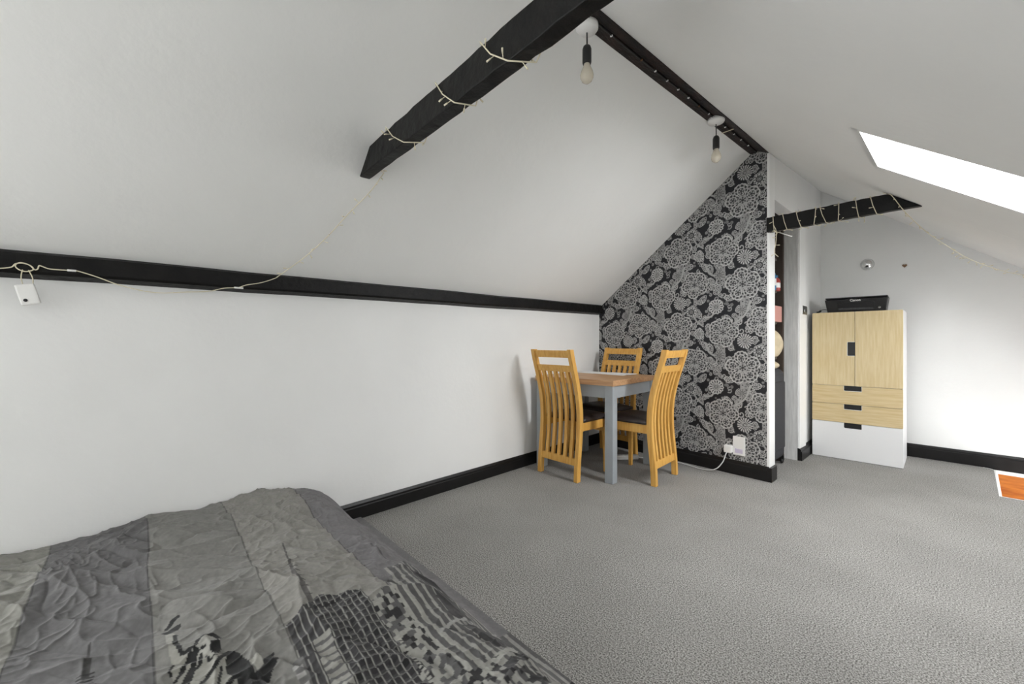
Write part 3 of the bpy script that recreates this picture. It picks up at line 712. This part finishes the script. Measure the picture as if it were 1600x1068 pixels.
# ------------------------------------------------------------------ sockets and cables on the partition
def wl(x, d=0.0): return YP(x) - .003 - d
so = thing('wall_socket', 'white double socket plate on the wallpapered wall above the skirting', 'socket', (-1.188, wl(-1.188), .222), math.radians(-2.6))
m = MB(); m.box(-.044, .044, -.010, .001, -.072, .072); sp = m.build('face_plate', M['whitep'], so, bevel=.003)
m = MB()
m.box(-.028, .028, -.0112, -.0095, -.055, -.022); m.build('label_print', M['lilac'], so)
m = MB(); m.tube(catmull([(-.036, -.011, -.008), (-.012, -.011, -.026), (.028, -.011, -.030)], 5), .0015, 5); m.build('print_line', M['lilac'], so)
pg = thing('power_plug', 'white plug with its cable leading from the wall socket down to the carpet', 'plug', (-1.262, wl(-1.262), .19), math.radians(-2.6))
m = MB(); m.box(-.026, .030, -.042, .001, -.028, .028); m.build('plug_body', M['whitep'], pg, bevel=.006)
org = Vector(pg.location)
flr = [(1137, 706), (1134, 718), (1124, 729), (1108, 734.5), (1088, 732), (1064, 727)]
pth = [(-.002, -.030, -.025)]
Pw = [Vector((-1.268, 3.39, .155)), Vector((-1.285, 3.37, .09)), Vector((-1.33, 3.345, .03)), Vector((-1.42, 3.345, .007)), Vector((-1.56, 3.37, .006)), Vector((-1.72, 3.385, .006)), Vector((-1.86, 3.33, .006)), Vector((-1.955, 3.25, .012)), Vector((-1.985, 3.215, .02))]
inv = Matrix.Rotation(math.radians(2.6), 4, 'Z')
m = MB(); m.tube(catmull([Vector(pth[0])] + [inv @ (p - org) for p in Pw], 8), .0042, 8); m.build('cable', M['grey'], pg)
ps = thing('power_strip', 'white extension lead block lying on the carpet under the table', 'extension lead', (-2.03, 3.15, 0), math.radians(52))
m = MB(); m.box(-.13, .13, -.028, .028, 0.0, .034); m.build('body', M['whitep'], ps, bevel=.006)
for k in range(4):
    m = MB(); m.box(-.105 + k * .058, -.065 + k * .058, -.018, .018, .033, .0365); m.build('outlet', M['grey'], ps)

# ------------------------------------------------------------------ table
TL = .715; trz = math.radians(5.5)
tb = thing('dining_table', 'square dining table with oak top and grey painted legs in the corner', 'table', (-1.703, 2.518, 0), trz)
# local: front right corner at origin, table runs to -x and +y
n_pl = 5
for k in range(n_pl):
    m = MB(); a = TL * k / n_pl; b = TL * (k + 1) / n_pl - .0008; m.box(-TL, 0, a, b, .702, .742); m.build('top_plank', M['tabletop'], tb, bevel=.0015)
IN = .008
lx = [(-IN - .066, -IN), (-TL + IN, -TL + IN + .066)]; ly = [(IN, IN + .066), (TL - IN - .066, TL - IN)]
for a in lx:
    for b in ly:
        m = MB(); m.box(a[0], a[1], b[0], b[1], 0, .703); m.build('leg', M['greyp'], tb, bevel=.003)
for y in (IN + .006, TL - IN - .028):
    m = MB(); m.box(-TL + IN + .064, -IN - .064, y, y + .022, .612, .703); m.build('apron', M['greyp'], tb)
for x in (-IN - .028, -TL + IN + .006):
    m = MB(); m.box(x, x + .022, IN + .064, TL - IN - .064, .612, .703); m.build('apron', M['greyp'], tb)
pp = MB(); pp.box(-.27, .27, -.09, .09, 0, .004); pap = pp.build('place_mat', M['paper']); pap.location = (-2.20, 3.07, .742); pap.rotation_euler = (0, 0, trz - .10)
tag(pap, 'large white paper sheet lying flat on the table', 'paper')
pp = MB(); pp.box(-.12, .12, -.07, .07, 0, .004); pap2 = pp.build('paper_sheet', M['paper']); pap2.location = (-2.02, 3.09, .7462); pap2.rotation_euler = (0, 0, .12); tag(pap2, 'smaller white sheet lying on top of the large paper', 'paper')

# ------------------------------------------------------------------ chairs
prof = [(0, 0), (.10, .004), (.20, .014), (.32, .028), (.44, .034), (.54, .030), (.64, .014), (.74, -.012), (.84, -.044), (.92, -.068), (.965, -.080)]   # height, forward offset
def back_y(z):
    for (a, ya_), (b, yb_) in zip(prof, prof[1:]):
        if z <= b: return ya_ + (yb_ - ya_) * (z - a) / (b - a)
    return prof[-1][1]
back_y_s = lambda z: (back_y(z - .03 if z > .03 else 0) + back_y(z) + back_y(min(z + .03, .965))) / 3
CWd = .395
def strip(m, x0, x1, z0, z1, t0, t1, n=16):
    """vertical curved bar following the back profile"""
    vs = []
    for i in range(n + 1):
        z = z0 + (z1 - z0) * i / n; y = back_y_s(z); vs += [(x0, y + t0, z), (x1, y + t0, z), (x1, y + t1, z), (x0, y + t1, z)]
    fs = [(i * 4 + a, i * 4 + (a + 1) % 4, i * 4 + 4 + (a + 1) % 4, i * 4 + 4 + a) for i in range(n) for a in range(4)] + [(3, 2, 1, 0), (n * 4, n * 4 + 1, n * 4 + 2, n * 4 + 3)]
    return m.add(vs, fs)
def make_chair(label):
    ch = thing('dining_chair', label, 'chair', group='slat back dining chairs')
    hw = CWd / 2; pwid = .034
    for s_ in (-1, 1):
        m = MB(); a, b = sorted((s_ * hw, s_ * (hw - pwid))); strip(m, a, b, 0, .965, -.020, .020, 24); m.build('back_post', M['oak'], ch, bevel=.003)
    for z0, z1 in ((.905, .958), (.80, .848), (.115, .165)):
        m = MB(); strip(m, -hw + pwid - .001, hw - pwid + .001, z0, z1, -.012, .012, 3); m.build('back_rail', M['oak'], ch, bevel=.002)
    inner = CWd - 2 * pwid; ns = 5; sw_ = .0275; gap = (inner - ns * sw_) / (ns + 1)
    for k in range(ns):
        x = -inner / 2 + gap + k * (sw_ + gap); m = MB(); strip(m, x, x + sw_, .160, .805, -.011, .011, 20); m.build('back_slat', M['oak'], ch, bevel=.002)
    D = .385; fw_ = hw - .005
    for s_ in (-1, 1):                      # tapering front legs
        m = MB(); x0, x1 = sorted((s_ * fw_, s_ * (fw_ - .036))); xb0, xb1 = sorted((s_ * (fw_ - .004), s_ * (fw_ - .030)))
        m.hexa([(xb0, D - .032, 0), (xb1, D - .032, 0), (xb1, D - .006, 0), (xb0, D - .006, 0), (x0, D - .040, .425), (x1, D - .040, .425), (x1, D, .425), (x0, D, .425)]); m.build('front_leg', M['oak'], ch, bevel=.003)
        m = MB(); x0, x1 = sorted((s_ * (hw - .006), s_ * (hw - .028))); m.box(x0, x1, back_y_s(.40) + .015, D - .036, .362, .428); m.build('side_rail', M['oak'], ch, bevel=.002)
    m = MB(); m.box(-fw_ + .034, fw_ - .034, D - .028, D - .008, .395, .428); m.box(-fw_ + .034, fw_ - .034, D - .028, D - .008, .318, .345)
    for k in range(7):
        x = -fw_ + .034 + (2 * fw_ - .068) * k / 7; m.box(x, x + .028, D - .026, D - .010, .343, .397)
    m.build('front_apron', M['oak'], ch)
    # padded seat
    nx, ny = 10, 10; vs = []; 
    for i in range(nx + 1):
        for j in range(ny + 1):
            u_, v_ = i / nx * 2 - 1, j / ny * 2 - 1; wx = hw - .002 - (.004 if v_ > 0 else 0); e = (1 - abs(u_) ** 5) * (1 - abs(v_) ** 5)
            vs.append((u_ * wx, .058 + (D + .012 - .058) * (v_ + 1) / 2, .448 + .026 * e))
    nb = len(vs); vs += [(x, y, .426) for x, y, z in vs]; W_ = ny + 1
    fs = []
    for i in range(nx):
        for j in range(ny):
            a = i * W_ + j; fs += [(a, a + W_, a + W_ + 1, a + 1), (nb + a, nb + a + 1, nb + a + W_ + 1, nb + a + W_)]
    for i in range(nx):
        for j0 in (0, ny):
            a, b = i * W_ + j0, (i + 1) * W_ + j0; fs.append((a, b, nb + b, nb + a))
    for j in range(ny):
        for i0 in (0, nx):
            a, b = i0 * W_ + j, i0 * W_ + j + 1; fs.append((a, b, nb + b, nb + a))
    m = MB(); m.add(vs, fs, True); m.build('seat_pad', M['leather'], ch)
    return ch
c0 = make_chair('oak slat back dining chair with its side to the white wall')
c0.location = (-2.098, 2.375, 0); c0.rotation_euler = (0, 0, math.radians(.5))
c1_ = copy_tree(c0); c1_.location = (-1.512, 2.900, 0); c1_.rotation_euler = (0, 0, PI / 2 + math.radians(4.6)); c1_['label'] = 'oak slat back dining chair whose back faces the open carpet and wall socket'
c2_ = copy_tree(c0); c2_.location = (-2.195, 3.325, 0); c2_.rotation_euler = (0, 0, PI - math.radians(2)); c2_['label'] = 'oak slat back dining chair behind the table with its back to the wallpaper'

# ------------------------------------------------------------------ closet contents
shf = thing('closet_shelving', 'dark shelving unit inside the closet behind the wallpapered wall', 'shelf', (-1.045, 3.62, 0))
m = MB(); m.box(-.44, -.02, .46, .49, 0, 2.3); m.build('back_panel', M['dark'], shf)
for z in (.90, 1.185, 1.44, 1.70, 1.98):
    m = MB(); m.box(-.44, -.012, .05, .26, z - .02, z); m.build('shelf_board', M['dark'], shf)
m = MB(); m.box(-.46, -.44, .03, .49, 0, 2.3); m.build('side_panel', M['dark'], shf)
def bottle(x, y, z, h, r, mt, cap, label):
    t = thing('bottle', label, 'bottle', (x, y, z), 0, 'bottles in the closet')
    m = MB(); m.lathe([(0, 0), (r * .95, 0), (r, .006), (r, h * .62), (r * .8, h * .76), (r * .4, h * .84), (r * .4, h * .86), (0, h * .86)], 18); m.build('body', mt, t)
    m = MB(); m.lathe([(0, h * .85), (r * .45, h * .85), (r * .45, h), (0, h)], 14); m.build('cap', cap, t)
    m = MB(); m.lathe([(r * 1.01, h * .2), (r * 1.012, h * .21), (r * 1.012, h * .5), (r * 1.01, h * .51)], 18); m.build('label_band', M['whitep'], t)
bottle(-1.082, 3.83, 1.44, .18, .034, M['blue'], M['whitep'], 'blue bottle on the closet shelf just above the pink box shelf')
bottle(-1.075, 3.92, 1.44, .13, .032, M['red'], M['blue'], 'red bottle with a blue cap on the closet shelf')
bottle(-1.086, 3.80, 1.70, .15, .036, M['blue'], M['blue'], 'squat blue bottle on the highest filled closet shelf')
m = MB(); m.box(-.05, .05, -.11, .11, 0, .13); o = m.build('storage_box', M['pink'], bevel=.004); o.location = (-1.10, 3.88, 1.185); tag(o, 'dusty pink box on the closet shelf above the cream sack', 'box')
def blob(name, mt, c, sx, sy, sz, seed, label, cat):
    r = np.random.default_rng(seed); nu, nv = 20, 14; vs = []; ph = r.uniform(0, 6, 4)
    for j in range(nv + 1):
        for i in range(nu):
            a = 2 * PI * i / nu; b = -PI / 2 + PI * j / nv; k_ = 1 + .08 * math.sin(3 * a + ph[0] + 2 * b) + .06 * math.sin(5 * a + ph[1]) * math.cos(b)
            x, y, z = math.cos(b) * math.cos(a), math.cos(b) * math.sin(a), math.sin(b); z = max(z, -.8)
            vs.append((sx * k_ * x, sy * k_ * y, sz * (z + .8)))
    m = MB(); m.add(vs, [(j * nu + i, j * nu + (i + 1) % nu, (j + 1) * nu + (i + 1) % nu, (j + 1) * nu + i) for j in range(nv) for i in range(nu)], True)
    o = m.build(name, mt); o.location = c; return tag(o, label, cat)
blob('cloth_sack', M['sack'], (-1.105, 3.90, .90), .075, .13, .125, 3, 'cream cloth sack bulging from the closet shelf over the suitcase', 'sack')
su = thing('suitcase', 'charcoal fabric suitcase on wheels standing upright in the closet', 'suitcase', (-1.16, 3.86, 0))
m = MB(); m.box(-.12, .12, -.20, .20, .045, .80); o = m.build('shell', M['case'], su); md = o.modifiers.new('bevel', 'BEVEL'); md.width = .06; md.segments = 5
m = MB(); m.box(.095, .132, -.15, .15, .14, .70); o = m.build('front_pocket', M['case'], su); md = o.modifiers.new('bevel', 'BEVEL'); md.width = .02; md.segments = 4
m = MB(); m.tube(catmull([(.118, -.205, .36), (.10, -.225, .37), (.09, -.228, .44), (.10, -.225, .51), (.118, -.205, .52)], 5), .008, 8); m.build('side_handle', M['blackp'], su)
for z in (.355, .525): m = MB(); m.box(.105, .128, -.208, -.198, z - .012, z + .012); m.build('handle_rivet', M['steel'], su)
for sx_, sy_ in ((.10, -.17), (.10, .17), (-.10, -.17), (-.10, .17)):
    m = MB(); m.lathe([(0, -.010), (.016, -.010), (.022, -.006), (.022, .006), (.016, .010), (0, .010)], 16, (sx_, sy_, .0225), 'x'); m.box(sx_ - .014, sx_ + .014, sy_ - .012, sy_ + .012, .035, .07); m.build('wheel', M['blackp'], su)
cl2 = blob('folded_cloth', M['sack'], (-1.15, 3.86, .797), .10, .17, .045, 8, 'cream cloth draped over the top of the suitcase', 'cloth')

# ------------------------------------------------------------------ bed
bed = thing('bed', 'low double bed under the grey city print duvet', 'bed', (-1.28, .02, 0))
m = MB(); m.box(-.97, .90, -.66, .66, 0, .10); m.build('base', M['mattress'], bed, bevel=.01)
m = MB(); m.box(-.97, .90, -.66, .66, .10, .18); m.build('mattress', M['mattress'], bed, bevel=.03)
# duvet: a finely wrinkled sheet with its print
DS = .0028
ax = np.arange(0, 2.08, DS); ay = np.arange(-.86, .965, DS)       # ax: distance from the wall
GX, GY = np.meshgrid(ax, ay, indexing='ij')
XWv = -2.386 - .0595 * (GY - 1.019)
PX = XWv + .004 + GX; PY = GY
def vnoise(x, y, seed):
    r = np.random.default_rng(seed); n = 256; tb_ = r.uniform(-1, 1, (n, n)); xi = np.floor(x).astype(int); yi = np.floor(y).astype(int)
    fx, fy_ = x - xi, y - yi; fx = fx * fx * fx * (fx * (fx * 6 - 15) + 10); fy_ = fy_ * fy_ * fy_ * (fy_ * (fy_ * 6 - 15) + 10)
    g_ = lambda a, b: tb_[a % n, b % n]
    return (g_(xi, yi) * (1 - fx) + g_(xi + 1, yi) * fx) * (1 - fy_) + (g_(xi, yi + 1) * (1 - fx) + g_(xi + 1, yi + 1) * fx) * fy_
def sstep(a, b, x): t = np.clip((x - a) / (b - a), 0, 1); return t * t * (3 - 2 * t)
ca, sa = math.cos(.62), math.sin(.62)
A1 = (PX * ca + PY * sa); A2 = (-PX * sa + PY * ca)               # along / across the main folds
wx = vnoise(PX * 3, PY * 3, 5) * .12; wy = vnoise(PX * 3, PY * 3, 6) * .12
rid = lambda n_: (1 - np.abs(n_)) ** 3
crease = lambda n_, k: np.exp(-np.abs(n_) * k)                      # sharp fold lines where the noise crosses zero
Hh = .262 + .014 * vnoise(PX * 2.2 + 3, PY * 2.2, 1)
Hh += .018 * vnoise((A1 + wx) * 2.4, (A2 + wy) * 6.0, 2)
Hh += .014 * (crease(vnoise((A1 + wx) * 2.6 + 9, (A2 + wy) * 7.5, 3), 4) - .4)
Hh += .0105 * (crease(vnoise((PX + wx) * 6 + 9, (PY + wy) * 6.5, 4), 4) - .4)
Hh -= .010 * (crease(vnoise((A1 + wy) * 4.5 + 2, (A2 + wx) * 11, 14), 6) - .3)
Hh += .0075 * (crease(vnoise((A1 + wy) * 9, (A2 + wx) * 21, 7), 4) - .4) + .0050 * (crease(vnoise((PX + wy) * 26, (PY + wx) * 24, 8), 4) - .4)
Hh += .0008 * vnoise(PX * 75, PY * 75, 9)
# humps along the wall
def hump(x, y, sx_, sy_, a): return a * np.exp(-((PX - x) / sx_) ** 2 - ((PY - y) / sy_) ** 2)
Hh += hump(-2.14, .10, .16, .14, .022) + hump(-2.10, .52, .2, .16, .03) + hump(-1.75, .42, .25, .14, .012)
# fall at the long side and at the wall edge
side = sstep(.64, .955, PY + .018 * vnoise(PX * 5, PY * 0 + 2, 12) + .008 * vnoise(PX * 16, PY * 0 + 5, 13))
side = side ** 1.2
ns_ = sstep(-.62, -.85, PY)
foot = sstep(-.42, -.30, PX)
Hh = Hh * (1 - .97 * np.maximum.reduce([side, ns_, foot]))
Hh -= .05 * np.exp(-(GX / .05) ** 2) * sstep(.45, .8, PY)
Hh = np.maximum(Hh, .010)
COd = np.stack([PX, PY, Hh], -1)
# print
vy = PY + .006 * vnoise(PX * 6, PY * 6, 20); vx = PX + .006 * vnoise(PX * 6, PY * 6, 21)
base = np.zeros(PX.shape + (3,))
bands = [(-9, -.505, (96, 95, 95)), (-.505, -.232, (126, 125, 119)), (-.232, .030, (97, 96, 96)), (.030, .296, (118, 117, 113)), (.296, .575, (130, 128, 123)), (.575, 9, (112, 110, 111))]
for a, b, c_ in bands: base[(vy >= a) & (vy < b)] = c_
for a, _, _ in bands[1:]: base[np.abs(vy - a) < .0022] *= .72
DK, LT, MD = np.array((44, 43, 44.)), np.array((152, 151, 145.)), np.array((104, 103, 101.))
def paint(mask, col): base[mask] = col
def inpoly(pts):
    ins = np.zeros(PX.shape, bool); xs_ = [p[0] for p in pts]; ys_ = [p[1] for p in pts]
    i0, i1 = np.searchsorted(ax, [min(xs_) + 2.25, max(xs_) + 2.52]); sl = slice(max(i0, 0), i1)
    X_, Y_ = vx[sl], vy[sl]; r_ = np.zeros(X_.shape, bool); j = len(pts) - 1
    for i in range(len(pts)):
        (x1, y1), (x2, y2) = pts[i], pts[j]
        if y1 != y2: r_ ^= ((y1 > Y_) != (y2 > Y_)) & (X_ < (x2 - x1) * (Y_ - y1) / (y2 - y1) + x1)
        j = i
    ins[sl] = r_; return ins
def stroke(pts, w0, col, w1=None):
    w1 = w0 if w1 is None else w1; n = len(pts) - 1
    for i in range(n):
        (x1, y1), (x2, y2) = pts[i], pts[i + 1]; wv = w0 + (w1 - w0) * (i + .5) / n
        i0, i1 = np.searchsorted(ax, [min(x1, x2) + 2.25, max(x1, x2) + 2.52]); sl = slice(max(i0, 0), i1); X_, Y_ = vx[sl] - x1, vy[sl] - y1
        t_ = np.clip((X_ * (x2 - x1) + Y_ * (y2 - y1)) / ((x2 - x1) ** 2 + (y2 - y1) ** 2 + 1e-12), 0, 1)
        d = np.hypot(X_ - t_ * (x2 - x1), Y_ - t_ * (y2 - y1)); base[sl][d < wv] = col
def D(u, v): p = at_h(u, v, .27); return (p.x, p.y)          # print positions on the bed top
# dark tower with window grid
tw = (vy > .298) & (vy < .500) & (vx > -1.285 + .55 * np.abs(vy - .40)) & (vx < -.35)
paint(tw, (60, 59, 60)); cell = (np.floor((vx + 2) / .026) + np.floor(vy / .0165)) 
hsh = np.modf(np.abs(np.sin(np.floor((vx + 2) / .026) * 12.98 + np.floor(vy / .0165) * 78.2) * 43758.5))[0]
wins = tw & (np.mod(vx + 2, .026) < .015) & (np.mod(vy, .0165) > .004) & (vy > .372)
base[wins] = (DK[None] * (.75 + .5 * hsh[wins][:, None]))
paint(tw & (np.mod(vy, .0165) < .0026), (140, 139, 134)); paint(tw & (np.mod(vx + 2, .026) > .0225) & (vy > .372), (98, 97, 95))
inn = (vy > .337) & (vy < .377) & (vx > -1.125) & (vx < -.35); paint(inn, (142, 141, 135)); paint(inn & (np.mod(vx + 2, .024) < .009), (92, 91, 91))
paint((vy > .282) & (vy < .306) & (vx > -1.10) & (vx < -.35), (100, 99, 98)); paint((vy > .278) & (vy < .30) & (vx > -1.09) & (np.mod(vx, .03) < .012) & (vx < -.35), (150, 149, 146))
# rooftop clutter between the towers
h2 = np.modf(np.abs(np.sin(np.floor((vx + .3 * vy) / .017) * 127.1 + np.floor((vy - .1 * vx) / .013) * 311.7) * 43758.5))[0]
cl_ = (vy > .500) & (vy < .600) & (vx > -1.20 + .6 * np.abs(vy - .57)) & (vx < -.35)
paint(cl_, (86, 85, 85)); paint(cl_ & (h2 > .62), LT * .95); paint(cl_ & (h2 < .25), DK)
paint((vy > .506) & (vy < .518) & (vx > -1.02) & (vx < -.6) & (np.mod(vx, .012) < .007), LT)
# tall striped tower near the long side
ty = np.where(vy > .585, .585 + (vy - .585) * .44, vy)
def tower(y0, y1, xt, per, colA, colB):
    mk = (ty > y0) & (ty < y1) & (vx > xt) & (vx < -.35); paint(mk, colA); paint(mk & (np.mod(ty - y0, per) < per * .38), colB); return mk
tower(.585, .725, -1.26, .0125, (84, 83, 83), (150, 149, 143)); tower(.60, .70, -1.34, .011, (80, 79, 79), (142, 141, 136)); tower(.640, .672, -1.40, .010, (76, 76, 76), (132, 131, 128))
for a, b in ((-1.32, -1.17), (-1.15, -1.02), (-.98, -.84)): paint((ty > .634) & (ty < .676) & (vx > a) & (vx < b), (64, 63, 64))
paint((ty > .60) & (ty < .73) & (np.abs(vx + .99 + .4 * (vy - .66)) < .006), (150, 149, 146)); paint((vy > .58) & (vy < .76) & (np.abs(vx + .79 + .3 * (vy - .66)) < .012), LT)
tower(.725, .80, -1.08, .015, (90, 89, 89), (142, 141, 137))
lowc = (vx > -.80) & (vx < -.35) & (vy > .50) & (vy < .96); paint(lowc & (h2 > .7), LT * .9); paint(lowc & (h2 < .42), DK * 1.05)
stroke([(-1.40, .655), (-1.52, .655)], .004, (86, 85, 85))
# aerial on the dark tower, thin spire
pts = [D(442, 845), D(452, 872), D(460, 897), D(474, 920), D(487, 941)]; stroke(pts, .0022, (78, 76, 74), .008)
for k in range(8): a = pts[1]; t_ = k / 8; b = pts[-1]; q = (a[0] + (b[0] - a[0]) * t_, a[1] + (b[1] - a[1]) * t_); stroke([(q[0], q[1] - .007), (q[0] + .012, q[1] + .008)], .0022, (66, 64, 62))
stroke([(-1.52, -.088), (-1.44, -.088)], .0022, (58, 57, 56)); stroke([(-1.44, -.088), (-1.37, -.088)], .0045, (58, 57, 56), .009)
for k in range(4): stroke([(-1.385 + .014 * k, -.10), (-1.385 + .014 * k, -.074)], .003, (40, 40, 40))
for k, y in enumerate((-.106, -.097, -.088, -.079, -.07)): stroke([(-1.33, y), (-1.1, y - .012 + .006 * k)], .0032, (54, 53, 53) if k % 2 == 0 else (150, 149, 145))
# robed statue figure with a raised arm
Z6 = lambda x, y: D(230 + x * .15725, 900 + y * .15725)
pl = lambda L_: [Z6(*p) for p in L_]
paint(inpoly(pl([(205, 605), (290, 590), (360, 690), (420, 720), (480, 660), (560, 700), (700, 700), (860, 680), (960, 730), (1030, 870), (1090, 980), (1120, 1140), (300, 1140), (330, 990), (210, 880), (260, 800), (215, 700)])), (140, 139, 132))
K = (38, 38, 38)
paint(inpoly(pl([(120, 490), (200, 430), (320, 390), (325, 420), (250, 480), (170, 505)])), K); stroke(pl([(190, 410), (240, 375), (285, 355)]), .007, K)
paint(inpoly(pl([(170, 510), (250, 490), (300, 510), (290, 560), (240, 600), (190, 600)])), (150, 149, 142)); paint(inpoly(pl([(255, 500), (300, 510), (300, 580), (370, 700), (330, 720), (270, 640), (245, 620)])), K)
paint(inpoly(pl([(480, 665), (500, 620), (560, 580), (660, 560), (730, 580), (760, 660), (690, 710), (560, 700)])), (150, 149, 143)); paint(inpoly(pl([(640, 640), (690, 600), (740, 610), (760, 660), (690, 715), (640, 680)])), K)
stroke(pl([(480, 660), (520, 610), (600, 575), (680, 560), (740, 585)]), .0055, K); stroke(pl([(545, 670), (590, 655)]), .003, K)
for L_, wv in [([(370, 700), (470, 660)], .004), ([(400, 760), (460, 730), (490, 690)], .008), ([(340, 860), (420, 760), (430, 700)], .005), ([(320, 1020), (400, 900), (470, 800), (480, 740)], .006), ([(390, 1050), (440, 900), (470, 830)], .005), ([(280, 930), (380, 830)], .004),
               ([(550, 700), (545, 780), (500, 820)], .004), ([(500, 1040), (600, 930), (690, 830), (770, 710)], .005), ([(600, 720), (640, 760), (720, 720)], .003), ([(720, 1060), (750, 900), (765, 810)], .003), ([(820, 730), (840, 850)], .004), ([(870, 740), (900, 830), (980, 880), (1040, 1000), (1080, 1060)], .013),
               ([(810, 680), (900, 700), (990, 780), (1040, 870), (1075, 980)], .010), ([(830, 980), (910, 870), (880, 820)], .005), ([(1080, 985), (1130, 960), (1170, 860)], .017), ([(1170, 860), (1230, 780), (1255, 735)], .014), ([(1200, 740), (1250, 670)], .006), ([(230, 900), (215, 860), (260, 790)], .003)]:
    stroke(pl(L_), wv, K)
paint(inpoly(pl([(1040, 760), (1130, 680), (1180, 760), (1120, 830)])), (158, 157, 150))
base *= (1 + .05 * vnoise(PX * 160, PY * 160, 30) + .04 * vnoise(PX * 40, PY * 40, 31))[..., None]
M['duvet'] = attr_mat('grey_cotton_duvet_print', .92, bump=.25, bscale=900, sheen=.15, spec=.15)
dv = grid_mesh('duvet', COd, s2l(np.clip(base, 0, 255)), np.ones(PX.shape, bool), M['duvet'])
tag(dv, 'crumpled grey patchwork duvet printed with city towers and a statue', 'duvet')
